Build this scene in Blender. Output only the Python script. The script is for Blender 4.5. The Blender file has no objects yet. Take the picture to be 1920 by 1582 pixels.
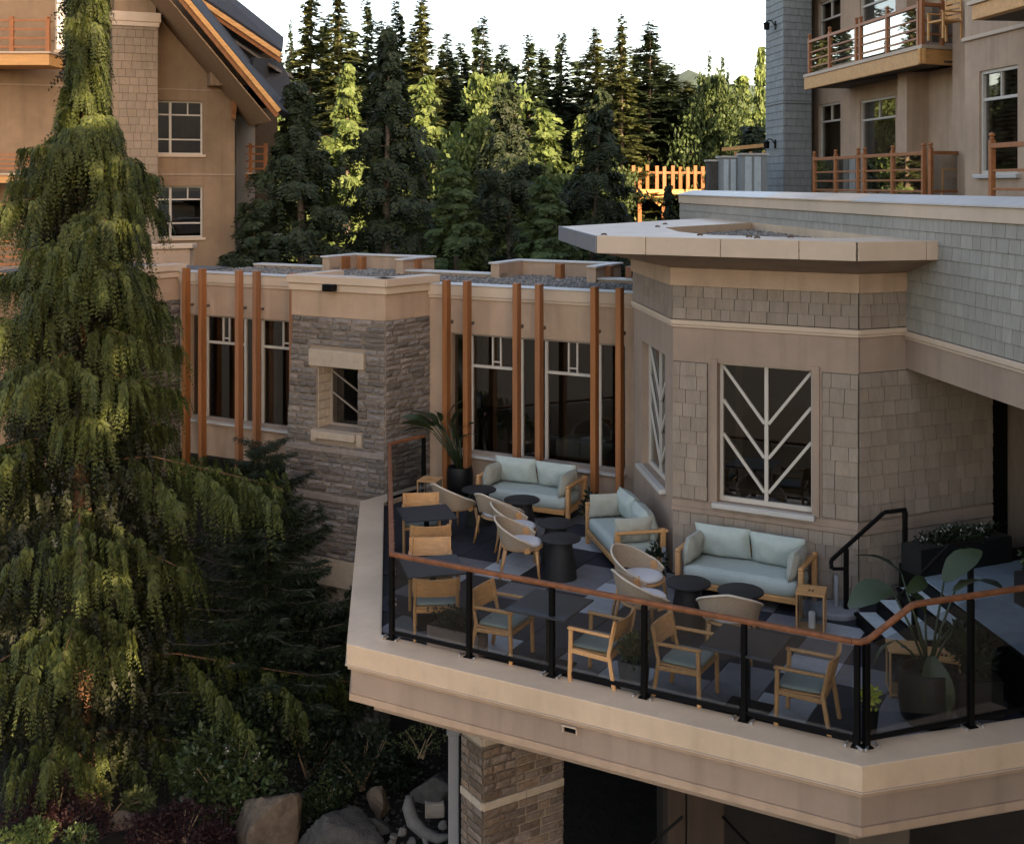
import bpy, math, random
import numpy as np
from mathutils import Vector, Matrix
random.seed(11)
RNG = np.random.default_rng(7)
scene = bpy.context.scene
COL = scene.collection

# ------------------------------------------------------------------ camera
F, CX, HY, HC = 2200.0, 960.0, 345.0, 5.65      # focal length, centre column, horizon row (photo pixels), eye height above the terrace
cam_d = bpy.data.cameras.new('camera')
cam = bpy.data.objects.new('camera', cam_d); COL.objects.link(cam)
cam.location = (0, 0, HC); cam.rotation_euler = (math.radians(90), 0, 0)
cam_d.sensor_width = 36.0; cam_d.sensor_fit = 'HORIZONTAL'
cam_d.lens = 36.0 * F / 1920.0
cam_d.shift_y = (HY - 791.0) / 1920.0
cam_d.clip_end = 9000.0
scene.camera = cam

# ------------------------------------------------------------------ sky, sun, exposure
SUN_AZ, SUN_EL = math.radians(141.5), math.radians(21.0)
world = bpy.data.worlds.new('World'); scene.world = world; world.use_nodes = True
wn, wl = world.node_tree.nodes, world.node_tree.links
bg = wn['Background']; sky = wn.new('ShaderNodeTexSky'); sky.sky_type = 'NISHITA'
sky.sun_disc = False; sky.sun_elevation = SUN_EL; sky.sun_rotation = SUN_AZ
sky.air_density = 1.0; sky.dust_density = 2.2; sky.ozone_density = 1.0; sky.altitude = 600
wl.new(sky.outputs[0], bg.inputs[0]); bg.inputs[1].default_value = 0.15
sd = bpy.data.lights.new('sun', 'SUN'); sd.energy = 5.0; sd.angle = math.radians(0.5); sd.color = (1.0, 0.85, 0.61)
sun = bpy.data.objects.new('sun', sd); COL.objects.link(sun)
S3 = Vector((math.sin(SUN_AZ) * math.cos(SUN_EL), math.cos(SUN_AZ) * math.cos(SUN_EL), math.sin(SUN_EL)))
sun.rotation_euler = (-S3).to_track_quat('-Z', 'Y').to_euler(); sun.location = (30, -30, 40)
scene.view_settings.view_transform = 'Standard'; scene.view_settings.look = 'None'
scene.view_settings.gamma = 1.0; scene.view_settings.use_curve_mapping = False
scene.view_settings.exposure = 1.95
scene.view_settings.use_white_balance = True; scene.view_settings.white_balance_temperature = 8200; scene.view_settings.white_balance_tint = 18
scene.render.engine = 'CYCLES'
scene.cycles.use_denoising = True
scene.cycles.max_bounces = 8; scene.cycles.diffuse_bounces = 3; scene.cycles.glossy_bounces = 3
scene.cycles.transparent_max_bounces = 16; scene.cycles.transmission_bounces = 4
scene.cycles.sample_clamp_indirect = 6.0

# ------------------------------------------------------------------ helpers
def at(px, py, Y): return Vector(((px - CX) / F * Y, Y, HC - (py - HY) / F * Y))
def onz(px, py, z=0.0): return at(px, py, (HC - z) * F / (py - HY))
def V2(x, y): return Vector((x, y))
def on_line(px, p, d):
    k = (px - CX) / F
    t = (k * p[1] - p[0]) / (d[0] - k * d[1]); return Vector((p[0] + d[0] * t, p[1] + d[1] * t))
def pxm(Y): return F / Y
U_F = Vector((0.876, -0.482)); U_F.normalize()          # along the terrace front (towards the right, nearer)
U_R = Vector((0.917, 0.399)); U_R.normalize()           # the faces that turn away to the right
U_G = Vector((0.640, 0.767)); U_G.normalize()
U_L = Vector((-0.105, 0.9945)); U_L.normalize()         # the walls running away from the camera
BASE = {}
def tag(o, label=None, cat=None, group=None, kind=None):
    if label: o['label'] = label
    if cat: o['category'] = cat
    if group: o['group'] = group
    if kind: o['kind'] = kind
    return o
def thing(name, label, cat, loc=(0, 0, 0), rz=0.0, group=None, local=False):
    o = bpy.data.objects.new(name, None); COL.objects.link(o)
    o.location = loc; o.rotation_euler = (0, 0, rz); o.empty_display_size = 0.2
    BASE[o.name] = Vector((0,0,0)) if local else Vector(loc); return tag(o, label, cat, group)
def link_mesh(name, me, parent=None, loc=None):
    o = bpy.data.objects.new(name, me); COL.objects.link(o)
    if parent is not None: o.parent = parent
    if loc is not None: o.location = loc
    return o
def child_of(parent):
    """base shift for meshes given in world coordinates under an architecture thing (unrotated)"""
    return BASE.get(parent.name, Vector((0, 0, 0))) if parent is not None else Vector((0, 0, 0))

class MB:
    def __init__(s): s.v, s.f, s.m = [], [], None
    def quad(s, a, b, c, d):
        i = len(s.v); s.v += [tuple(a), tuple(b), tuple(c), tuple(d)]; s.f.append((i, i+1, i+2, i+3)); return s
    def poly(s, pts):
        i = len(s.v); s.v += [tuple(p) for p in pts]; s.f.append(tuple(range(i, i + len(pts)))); return s
    def hexa(s, p):
        i = len(s.v); s.v += [tuple(q) for q in p]
        for f in ((0,3,2,1),(4,5,6,7),(0,1,5,4),(1,2,6,5),(2,3,7,6),(3,0,4,7)): s.f.append(tuple(i+k for k in f))
        return s
    def box(s, o, ax, ay, az):
        o, ax, ay, az = map(Vector, (o, ax, ay, az))
        if ax.cross(ay).dot(az) < 0: o = o + ax; ax = -ax
        return s.hexa([o, o+ax, o+ax+ay, o+ay, o+az, o+ax+az, o+ax+ay+az, o+ay+az])
    def bx(s, x0, x1, y0, y1, z0, z1): return s.box((x0,y0,z0),(x1-x0,0,0),(0,y1-y0,0),(0,0,z1-z0))
    def cbox(s, o, ax, ay, az, c=0.01):
        """box with chamfered edges"""
        o, ax, ay, az = map(Vector, (o, ax, ay, az))
        if ax.cross(ay).dot(az) < 0: o = o + ax; ax = -ax
        L = [a.length for a in (ax, ay, az)]; U = [a / l for a, l in zip((ax, ay, az), L)]
        c = min(c, min(L) * 0.45); i0 = len(s.v); idx = {}
        for sx in (0, 1):
            for sy in (0, 1):
                for sz in (0, 1):
                    for k in range(3):
                        q = [sx * L[0], sy * L[1], sz * L[2]]; sg = (sx, sy, sz)
                        for j in range(3):
                            if j != k: q[j] += c if sg[j] == 0 else -c
                        idx[(sx, sy, sz, k)] = len(s.v)
                        s.v.append(tuple(o + U[0] * q[0] + U[1] * q[1] + U[2] * q[2]))
        cen = o + (ax + ay + az) * 0.5
        def face(ids):
            p = [Vector(s.v[i]) for i in ids]; n = (p[1]-p[0]).cross(p[2]-p[0]); m = sum(p, Vector()) / len(p)
            s.f.append(tuple(ids) if n.dot(m - cen) > 0 else tuple(reversed(ids)))
        for k in range(3):
            a, b = [j for j in range(3) if j != k]
            for e in (0, 1):
                ids = []
                for (p, q) in ((0,0),(1,0),(1,1),(0,1)):
                    sg = [0,0,0]; sg[k] = e; sg[a] = p; sg[b] = q; ids.append(idx[(*sg, k)])
                face(ids)
            for p in (0, 1):
                for q in (0, 1):
                    sg0 = [0,0,0]; sg0[a] = p; sg0[b] = q; sg1 = list(sg0); sg1[k] = 1
                    face([idx[(*sg0, a)], idx[(*sg1, a)], idx[(*sg1, b)], idx[(*sg0, b)]])
        for sx in (0, 1):
            for sy in (0, 1):
                for sz in (0, 1): face([idx[(sx, sy, sz, k)] for k in range(3)])
        return s
    def cb(s, x0, x1, y0, y1, z0, z1, c=0.01): return s.cbox((x0,y0,z0),(x1-x0,0,0),(0,y1-y0,0),(0,0,z1-z0),c)
    def bar(s, a, b, w, h, up=(0,0,1), c=0.006):
        """square bar from a to b, w across, h along up"""
        a, b, up = Vector(a), Vector(b), Vector(up); d = b - a; sd = d.cross(up)
        if sd.length < 1e-6: sd = d.cross(Vector((1,0,0)))
        sd.normalize(); u = sd.cross(d).normalized()
        return s.cbox(a - sd*w/2 - u*h/2, d, sd*w, u*h, c)
    def prism(s, poly, z0, z1):
        n = len(poly); i = len(s.v)
        area = sum(poly[k][0]*poly[(k+1)%n][1] - poly[(k+1)%n][0]*poly[k][1] for k in range(n))
        if area < 0: poly = list(reversed(poly))
        s.v += [(p[0], p[1], z0) for p in poly] + [(p[0], p[1], z1) for p in poly]
        s.f.append(tuple(reversed(range(i, i+n)))); s.f.append(tuple(range(i+n, i+2*n)))
        for k in range(n): s.f.append((i+k, i+(k+1)%n, i+n+(k+1)%n, i+n+k))
        return s
    def tube(s, pts, r, n=8, cap=True, up=None):
        pts = [Vector(p) for p in pts]; rs = r if hasattr(r, '__len__') else [r]*len(pts); i0 = len(s.v); prev = None
        for k, p in enumerate(pts):
            d = (pts[min(k+1, len(pts)-1)] - pts[max(k-1, 0)]).normalized()
            if prev is None:
                a = d.cross(Vector((0,0,1)) if abs(d.z) < .9 else Vector((1,0,0))).normalized()
            else: a = (prev - d * prev.dot(d)).normalized()
            prev = a; b = d.cross(a)
            for j in range(n):
                t = 2*math.pi*j/n; s.v.append(tuple(p + (a*math.cos(t) + b*math.sin(t)) * rs[k]))
        for k in range(len(pts)-1):
            for j in range(n): s.f.append((i0+k*n+j, i0+k*n+(j+1)%n, i0+(k+1)*n+(j+1)%n, i0+(k+1)*n+j))
        if cap:
            s.f.append(tuple(reversed(range(i0, i0+n)))); e = i0+(len(pts)-1)*n; s.f.append(tuple(range(e, e+n)))
        return s
    def lathe(s, prof, n=24, o=(0,0,0)):
        i0 = len(s.v)
        for r, z in prof:
            for j in range(n):
                t = 2*math.pi*j/n; s.v.append((o[0]+r*math.cos(t), o[1]+r*math.sin(t), o[2]+z))
        for k in range(len(prof)-1):
            for j in range(n): s.f.append((i0+k*n+j, i0+k*n+(j+1)%n, i0+(k+1)*n+(j+1)%n, i0+(k+1)*n+j))
        s.f.append(tuple(reversed(range(i0, i0+n)))); e = i0+(len(prof)-1)*n; s.f.append(tuple(range(e, e+n)))
        return s
    def grid(s, P, close_u=False):
        """P[i][j] points"""
        i0 = len(s.v); nu, nv = len(P), len(P[0])
        for row in P: s.v += [tuple(q) for q in row]
        for a in range(nu if close_u else nu-1):
            for b in range(nv-1): s.f.append((i0+a*nv+b, i0+((a+1)%nu)*nv+b, i0+((a+1)%nu)*nv+b+1, i0+a*nv+b+1))
        return s
    def mesh(s, name, mat, smooth=False, shift=None):
        me = bpy.data.meshes.new(name); v = s.v
        if shift is not None and shift.length > 0: v = [(p[0]-shift.x, p[1]-shift.y, p[2]-shift.z) for p in v]
        me.from_pydata(v, [], s.f); me.materials.append(mat)
        if smooth: me.polygons.foreach_set('use_smooth', [True]*len(me.polygons))
        me.update(); return me
    def build(s, name, mat, parent=None, smooth=False, auto=None):
        me = s.mesh(name, mat, smooth, child_of(parent))
        o = link_mesh(name, me, parent); BASE[o.name] = child_of(parent)
        if auto is not None:
            me.polygons.foreach_set('use_smooth', [True]*len(me.polygons)); me.set_sharp_from_angle(angle=math.radians(auto))
        return o

class Face:
    """a vertical wall plane: origin O, direction U, outward normal N"""
    def __init__(s, O, U, N=None):
        s.O, s.U = Vector(O[:2]), Vector(U[:2]).normalized()
        s.N = Vector((s.U.y, -s.U.x)) if N is None else Vector(N)
    def P(s, u, z, d=0.0):
        q = s.O + s.U*u + s.N*d; return Vector((q.x, q.y, z))
    def u_at(s, px, d=0.0):
        q = on_line(px, s.O + s.N*d, s.U); return (q - s.O - s.N*d).dot(s.U)
    def z_at(s, u, py, d=0.0):
        Y = s.P(u, 0, d).y; return HC - (py - HY)/F*Y
    def box(s, mb, u0, u1, z0, z1, d0, d1, c=0.0):
        o = s.P(u0, z0, d0); U = Vector((s.U.x, s.U.y, 0)); N = Vector((s.N.x, s.N.y, 0))
        a, b, e = U*(u1-u0), N*(d1-d0), Vector((0,0,z1-z0))
        return mb.cbox(o, a, b, e, c) if c else mb.box(o, a, b, e)
    def rz(s): return math.atan2(s.U.y, s.U.x)
    def wall(s, mb, u0, u1, z0, z1, d0, d1, holes=()):
        us = sorted({u0, u1, *[h[0] for h in holes], *[h[1] for h in holes]}); us = [u for u in us if u0 <= u <= u1]
        for a, b in zip(us, us[1:]):
            hs = sorted([(h[2], h[3]) for h in holes if h[0] <= a+1e-6 and h[1] >= b-1e-6]); z = z0
            for (p, q) in hs:
                if p > z: s.box(mb, a, b, z, p, d0, d1)
                z = q
            if z < z1: s.box(mb, a, b, z, z1, d0, d1)
        return mb

def emit(parent, name, pieces, meshes, stuff_mat, limit=300):
    """pieces: (u0,u1,z0,z1,face,d0,thick). The largest in view become parts that share mesh data, the rest one stuff part."""
    sh = child_of(parent); out = []
    for q in pieces:
        u0, u1, z0, z1, fc, d0, th = q; c = fc.P((u0+u1)/2, (z0+z1)/2, d0)
        vis = max(0.02, (Vector((-c.x, -c.y)).normalized()).dot(fc.N)) if c.y > 1 else 0.0
        px = CX + c.x/c.y*F if c.y > 1 else -999; py = HY + (HC-c.z)/c.y*F if c.y > 1 else -999
        inside = 1.0 if (-20 < px < 1940 and -20 < py < 1602) else 0.0
        out.append(((u1-u0)*(z1-z0)*vis*inside/max(1, c.y)**2, q))
    out.sort(key=lambda a: -a[0])
    for k, (_a, q) in enumerate(out[:limit]):
        u0, u1, z0, z1, fc, d0, th = q
        o = bpy.data.objects.new(name, random.choice(meshes)); COL.objects.link(o); o.parent = parent
        p = fc.P(u0, z0, d0) - sh; o.location = p; o.rotation_euler = (0, 0, fc.rz()); o.scale = (u1-u0, th, z1-z0)
    rest = [q for _a, q in out[limit:]]
    if rest:
        vs, fs = [], []
        for q in rest:
            u0, u1, z0, z1, fc, d0, th = q; me = random.choice(meshes); i = len(vs)
            for v in me.vertices:
                w = fc.P(u0 + v.co.x*(u1-u0), z0 + v.co.z*(z1-z0), d0 - v.co.y*th) - sh; vs.append(tuple(w))
            for p in me.polygons: fs.append(tuple(i+k for k in p.vertices))
        me = bpy.data.meshes.new(name + '_field'); me.from_pydata(vs, [], fs); me.materials.append(stuff_mat); me.update()
        o = link_mesh(name + '_field', me, parent); o['kind'] = 'stuff'

# ------------------------------------------------------------------ materials
def new_mat(name):
    m = bpy.data.materials.new(name); m.use_nodes = True; nt = m.node_tree
    return m, nt.nodes, nt.links, nt.nodes['Principled BSDF']
def mat(name, col, rough=0.7, var=0.12, scale=6.0, bump=0.0, bscale=60.0, spec=0.35, metal=0.0, rnd=0.0, col2=None, stretch=None, coords='pos', dirt=0.0, streak=0.0):
    m, n, l, b = new_mat(name)
    b.inputs['Roughness'].default_value = rough; b.inputs['Metallic'].default_value = metal
    b.inputs['Specular IOR Level'].default_value = spec
    if coords == 'pos': co = n.new('ShaderNodeNewGeometry').outputs['Position']
    else: co = n.new('ShaderNodeTexCoord').outputs['Object']
    if stretch:
        mp = n.new('ShaderNodeMapping'); mp.inputs['Scale'].default_value = stretch; l.new(co, mp.inputs[0]); co = mp.outputs[0]
    nz = n.new('ShaderNodeTexNoise'); nz.inputs['Scale'].default_value = scale; nz.inputs['Detail'].default_value = 6; nz.inputs['Roughness'].default_value = 0.65
    l.new(co, nz.inputs['Vector'])
    rp = n.new('ShaderNodeValToRGB'); e = rp.color_ramp.elements
    c2 = col2 or tuple(min(1, c*(1+var)) for c in col); c1 = tuple(c*(1-var) for c in col) if not col2 else col
    e[0].position, e[1].position = 0.3, 0.7; e[0].color = (*c1, 1); e[1].color = (*c2, 1); l.new(nz.outputs[0], rp.inputs[0])
    out = rp.outputs[0]
    if dirt:
        big = n.new('ShaderNodeTexNoise'); big.inputs['Scale'].default_value = 0.9; big.inputs['Detail'].default_value = 4; l.new(co, big.inputs['Vector'])
        mr = n.new('ShaderNodeMapRange'); mr.inputs[1].default_value = .35; mr.inputs[2].default_value = .7; mr.inputs[3].default_value = 1-dirt; mr.inputs[4].default_value = 1.0
        l.new(big.outputs[0], mr.inputs[0]); mx = n.new('ShaderNodeMix'); mx.data_type = 'RGBA'; mx.blend_type = 'MULTIPLY'; mx.inputs[0].default_value = 1
        l.new(out, mx.inputs[6]); l.new(mr.outputs[0], mx.inputs[7]); out = mx.outputs[2]
    if streak:
        ms = n.new('ShaderNodeMapping'); ms.inputs['Scale'].default_value = (5,5,.35); l.new(co, ms.inputs[0]); ns_ = n.new('ShaderNodeTexNoise'); ns_.inputs['Scale'].default_value = 1.0; ns_.inputs['Detail'].default_value = 5; l.new(ms.outputs[0], ns_.inputs['Vector'])
        m5 = n.new('ShaderNodeMapRange'); m5.inputs[1].default_value = .5; m5.inputs[2].default_value = .78; m5.inputs[3].default_value = 1.0; m5.inputs[4].default_value = 1-streak
        l.new(ns_.outputs[0], m5.inputs[0]); mx = n.new('ShaderNodeMix'); mx.data_type = 'RGBA'; mx.blend_type = 'MULTIPLY'; mx.inputs[0].default_value = 1
        l.new(out, mx.inputs[6]); l.new(m5.outputs[0], mx.inputs[7]); out = mx.outputs[2]
    if rnd:
        oi = n.new('ShaderNodeObjectInfo'); g = n.new('ShaderNodeNewGeometry'); ad = n.new('ShaderNodeMath'); ad.operation = 'ADD'
        l.new(oi.outputs['Random'], ad.inputs[0]); l.new(g.outputs['Random Per Island'], ad.inputs[1])
        fr = n.new('ShaderNodeMath'); fr.operation = 'FRACT'; l.new(ad.outputs[0], fr.inputs[0])
        hs = n.new('ShaderNodeHueSaturation'); m2 = n.new('ShaderNodeMapRange'); m2.inputs[3].default_value = 1-rnd; m2.inputs[4].default_value = 1+rnd
        l.new(fr.outputs[0], m2.inputs[0]); l.new(m2.outputs[0], hs.inputs['Value'])
        m3 = n.new('ShaderNodeMapRange'); m3.inputs[3].default_value = 1+rnd*.6; m3.inputs[4].default_value = 1-rnd*.6
        mu = n.new('ShaderNodeMath'); mu.operation = 'MULTIPLY'; mu.inputs[1].default_value = 7.13; l.new(fr.outputs[0], mu.inputs[0])
        f2 = n.new('ShaderNodeMath'); f2.operation = 'FRACT'; l.new(mu.outputs[0], f2.inputs[0]); l.new(f2.outputs[0], m3.inputs[0]); l.new(m3.outputs[0], hs.inputs['Saturation'])
        l.new(out, hs.inputs['Color']); out = hs.outputs[0]
    l.new(out, b.inputs['Base Color'])
    if bump:
        n2 = n.new('ShaderNodeTexNoise'); n2.inputs['Scale'].default_value = bscale; n2.inputs['Detail'].default_value = 5; l.new(co, n2.inputs['Vector'])
        bp = n.new('ShaderNodeBump'); bp.inputs['Strength'].default_value = bump; bp.inputs['Distance'].default_value = 0.02; l.new(n2.outputs[0], bp.inputs['Height']); l.new(bp.outputs[0], b.inputs['Normal'])
    return m
def glass_mat(name, tint=(0.8,0.85,0.85), refl=0.05, boost=1.0):
    """thin clear sheet: transparent, mirror-like towards grazing angles"""
    m = bpy.data.materials.new(name); m.use_nodes = True; n, l = m.node_tree.nodes, m.node_tree.links
    n.clear(); o = n.new('ShaderNodeOutputMaterial'); t = n.new('ShaderNodeBsdfTransparent'); t.inputs[0].default_value = (*tint, 1)
    g = n.new('ShaderNodeBsdfGlossy'); g.inputs['Roughness'].default_value = 0.01; lw = n.new('ShaderNodeLayerWeight'); lw.inputs[0].default_value = .5
    pw = n.new('ShaderNodeMath'); pw.operation = 'POWER'; pw.inputs[1].default_value = 4.0; l.new(lw.outputs['Facing'], pw.inputs[0])
    mu = n.new('ShaderNodeMath'); mu.operation = 'MULTIPLY_ADD'; mu.use_clamp = True; mu.inputs[1].default_value = .9*boost; mu.inputs[2].default_value = refl; l.new(pw.outputs[0], mu.inputs[0])
    mx = n.new('ShaderNodeMixShader'); l.new(mu.outputs[0], mx.inputs[0]); l.new(t.outputs[0], mx.inputs[1]); l.new(g.outputs[0], mx.inputs[2]); l.new(mx.outputs[0], o.inputs[0])
    return m
def leaf_mat(name, c1, c2, trans=0.3, rough=0.6, spec=0.25):
    m = bpy.data.materials.new(name); m.use_nodes = True; n, l = m.node_tree.nodes, m.node_tree.links
    b = n['Principled BSDF']; b.inputs['Roughness'].default_value = rough; b.inputs['Specular IOR Level'].default_value = spec
    g = n.new('ShaderNodeNewGeometry'); rp = n.new('ShaderNodeValToRGB'); rp.color_ramp.elements[0].color = (*c1, 1); rp.color_ramp.elements[1].color = (*c2, 1)
    l.new(g.outputs['Random Per Island'], rp.inputs[0])
    nz = n.new('ShaderNodeTexNoise'); nz.inputs['Scale'].default_value = 1.1; nz.inputs['Detail'].default_value = 3; l.new(g.outputs['Position'], nz.inputs['Vector'])
    mr = n.new('ShaderNodeMapRange'); mr.inputs[1].default_value = .3; mr.inputs[2].default_value = .7; mr.inputs[3].default_value = .65; mr.inputs[4].default_value = 1.25; l.new(nz.outputs[0], mr.inputs[0])
    mx = n.new('ShaderNodeMix'); mx.data_type = 'RGBA'; mx.blend_type = 'MULTIPLY'; mx.inputs[0].default_value = 1; l.new(rp.outputs[0], mx.inputs[6]); l.new(mr.outputs[0], mx.inputs[7])
    l.new(mx.outputs[2], b.inputs['Base Color'])
    t = n.new('ShaderNodeBsdfTranslucent'); l.new(mx.outputs[2], t.inputs[0]); ms = n.new('ShaderNodeMixShader'); ms.inputs[0].default_value = trans
    l.new(b.outputs[0], ms.inputs[1]); l.new(t.outputs[0], ms.inputs[2]); l.new(ms.outputs[0], n['Material Output'].inputs[0])
    return m

M = {}
M['stucco'] = mat('stucco', (0.45,0.305,0.208), .85, .07, 3, .4, 110, dirt=.18, streak=.2)
M['soffit_wood'] = mat('soffit_wood', (0.24,0.145,0.08), .8, .12, 5, .1, 60)
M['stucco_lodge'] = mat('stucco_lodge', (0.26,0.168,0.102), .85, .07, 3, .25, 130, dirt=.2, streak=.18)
M['stucco_pink'] = mat('stucco_pink', (0.345,0.245,0.182), .85, .06, 3, .4, 110, dirt=.18, streak=.2)
M['trim'] = mat('trim', (0.52,0.39,0.285), .6, .05, 4, .05, 60, dirt=.1)
M['cap_metal'] = mat('cap_metal', (0.60,0.435,0.30), .42, .06, 5, 0.04, 40, spec=.5, dirt=.2, streak=.16)
M['flash'] = mat('flash', (0.47,0.44,0.40), .4, .06, 5, .02, 30, spec=.5, dirt=.1)
M['slate_flash'] = mat('slate_flash', (0.15,0.155,0.165), .5, .06, 5, .02, 30)
M['shingle_bay'] = mat('shingle_bay', (0.245,0.19,0.145), .85, .13, 9, .45, 40, rnd=.10, stretch=(1,1,.25))
M['shingle_grey'] = mat('shingle_grey', (0.265,0.243,0.205), .85, .10, 9, .35, 40, rnd=.07, stretch=(1,1,.25))
M['shingle_back'] = mat('shingle_back', (0.06,0.05,0.04), .9)
M['shingle_tower'] = mat('shingle_tower', (0.22,0.235,0.225), .85, .10, 9, .3, 40, rnd=.08, stretch=(1,1,.25))
M['shingle_pier'] = mat('shingle_pier', (0.235,0.17,0.118), .85, .10, 9, .3, 40, rnd=.07)
M['stone'] = mat('stone', (0.105,0.092,0.086), .85, .3, 14, .9, 26, rnd=.40, col2=(0.205,0.168,0.142))
M['mortar'] = mat('mortar', (0.27,0.21,0.16), .95, .1, 20, .3, 90)
M['limestone'] = mat('limestone', (0.37,0.295,0.225), .8, .12, 10, .4, 40, dirt=.12)
M['timber'] = mat('timber', (0.26,0.098,0.036), .55, .25, 10, .15, 30, stretch=(1,1,.06), rnd=.1)
M['timber_light'] = mat('timber_light', (0.56,0.28,0.10), .55, .2, 10, .15, 30, stretch=(.1,1,1))
M['rail_wood'] = mat('rail_wood', (0.185,0.066,0.028), .62, .35, 9, .15, 40, spec=.2)
M['balcony_wood'] = mat('balcony_wood', (0.33,0.118,0.042), .5, .2, 8, .1, 40)
M['teak'] = mat('teak', (0.50,0.255,0.105), .5, .22, 7, .12, 40, coords='obj', stretch=(1,6,6), rnd=.06)
M['teak_grey'] = mat('teak_grey', (0.47,0.25,0.11), .55, .2, 7, .12, 40, coords='obj', stretch=(6,6,1), rnd=.06)
M['black_metal'] = mat('black_metal', (0.0035,0.0033,0.0033), .5, .2, 8, spec=.1)
M['bracket'] = mat('bracket', (0.62,0.60,0.58), .3, .1, 8, metal=.9)
M['bronze'] = mat('bronze', (0.10,0.075,0.06), .45, .15, 6)
M['win_frame'] = mat('win_frame', (0.46,0.41,0.35), .5, .05, 5)
M['win_frame_dark'] = mat('win_frame_dark', (0.24,0.20,0.17), .5, .05, 5)
M['glass'] = glass_mat('rail_glass', (0.84,0.855,0.86), .085, 1.0)
M['balcony_glass'] = glass_mat('balcony_glass', (0.6,0.62,0.63), .42, 1.0)
M['win_glass'] = glass_mat('win_glass', (0.62,0.62,0.60), .10, 1.0)
M['lodge_glass'] = glass_mat('lodge_glass', (0.40,0.40,0.38), .16, 1.0)
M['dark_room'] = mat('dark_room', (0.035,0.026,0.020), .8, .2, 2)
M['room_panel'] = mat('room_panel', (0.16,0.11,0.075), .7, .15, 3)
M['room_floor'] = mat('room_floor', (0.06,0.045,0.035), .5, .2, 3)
M['gravel'] = mat('gravel', (0.17,0.153,0.132), .9, .3, 30, .3, 60, rnd=.5)
M['roof_bed'] = mat('roof_bed', (0.09,0.085,0.08), .95, .3, 22, .5, 50)
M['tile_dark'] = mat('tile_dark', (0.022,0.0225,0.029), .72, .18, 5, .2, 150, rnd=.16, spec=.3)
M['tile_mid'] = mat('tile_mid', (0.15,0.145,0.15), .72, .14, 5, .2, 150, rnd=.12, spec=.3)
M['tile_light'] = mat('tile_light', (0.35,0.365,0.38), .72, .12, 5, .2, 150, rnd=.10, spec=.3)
M['grout'] = mat('grout', (0.02,0.02,0.022), .95)
M['step_tread'] = mat('step_tread', (0.38,0.43,0.44), .6, .1, 6, .1, 90)
M['landing'] = mat('landing', (0.17,0.215,0.24), .6, .12, 5, .15, 90, rnd=.08)
M['sofa_fabric'] = mat('sofa_fabric', (0.37,0.415,0.375), .95, .06, 12, .25, 300, coords='obj', spec=.1)
M['sofa_beige'] = mat('sofa_beige', (0.35,0.345,0.29), .95, .06, 12, .25, 300, coords='obj', spec=.1)
M['seat_pad'] = mat('seat_pad', (0.215,0.25,0.225), .95, .08, 12, .2, 300, coords='obj', spec=.1)
M['white_pad'] = mat('white_pad', (0.56,0.54,0.53), .95, .05, 12, .2, 200, coords='obj', spec=.1)
M['table_black'] = mat('table_black', (0.017,0.0155,0.015), .6, .3, 20, .2, 120, coords='obj')
M['table_slate'] = mat('table_slate', (0.022,0.022,0.024), .5, .2, 10, .1, 120, coords='obj')
M['concrete'] = mat('concrete', (0.21,0.215,0.225), .8, .12, 8, .3, 60, coords='obj')
M['pot_black'] = mat('pot_black', (0.0045,0.0042,0.0042), .55, .2, 8)
M['pot_taupe'] = mat('pot_taupe', (0.13,0.10,0.09), .7, .1, 8)
M['pot_grey'] = mat('pot_grey', (0.07,0.07,0.072), .7, .1, 8)
M['candle'] = mat('candle', (0.85,0.81,0.72), .5, .03, 8)
M['stone_band'] = mat('stone_band', (0.22,0.175,0.15), .85, .2, 12, .6, 30)
M['brick'] = mat('brick', (0.105,0.075,0.058), .85, .3, 14, .8, 26, rnd=.34, col2=(0.185,0.135,0.10))
M['pebble_dark'] = mat('pebble_dark', (0.055,0.048,0.040), .9, .3, 30, .3, 60, rnd=.4)
M['pebble_pale'] = mat('pebble_pale', (0.12,0.105,0.09), .9, .2, 8, .3, 40)
M['branch'] = mat('branch', (0.07,0.045,0.028), .9, .3, 9)
M['pier_wood'] = mat('pier_wood', (0.045,0.028,0.019), .85, .25, 7, .4, 18, stretch=(1,1,.2))
M['bark'] = mat('bark', (0.12,0.062,0.036), .9, .35, 7, .8, 18, stretch=(1,1,.2))
M['bark_grey'] = mat('bark_grey', (0.13,0.10,0.08), .9, .3, 7, .8, 18, stretch=(1,1,.2))
M['twig'] = mat('twig', (0.23,0.15,0.085), .8, .2, 9)
M['roof_dark'] = mat('roof_dark', (0.018,0.018,0.020), .8, .25, 12, .5, 40)
M['undercroft_shade'] = mat('undercroft_shade', (0.022,0.017,0.014), .9, .2, 4)  # near-black colour carries the shade below the terrace
M['soffit'] = mat('soffit', (0.10,0.075,0.055), .8, .1, 4, dirt=.1)
M['boulder'] = mat('boulder', (0.075,0.052,0.035), .9, .3, 6, .9, 24, col2=(0.15,0.108,0.072), coords='obj')
M['boulder_grey'] = mat('boulder_grey', (0.042,0.038,0.033), .9, .3, 6, .9, 24, col2=(0.085,0.075,0.062), coords='obj')
M['driftwood'] = mat('driftwood', (0.13,0.115,0.10), .85, .2, 9, .5, 30, coords='obj')
M['soil'] = mat('soil', (0.010,0.008,0.006), .95, .4, 4, .8, 14, col2=(0.026,0.020,0.014))
M['hill'] = mat('hill', (0.045,0.07,0.05), .95, .3, .02, .5, .3)
L = {}
L['cedar_shade'] = leaf_mat('cedar_shade_leaf', (0.007,0.010,0.004), (0.018,0.022,0.008), .15)  # shade of the cedar's core put into a darker leaf colour
L['cedar'] = leaf_mat('cedar_leaf', (0.028,0.042,0.012), (0.086,0.106,0.028), .36)
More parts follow.
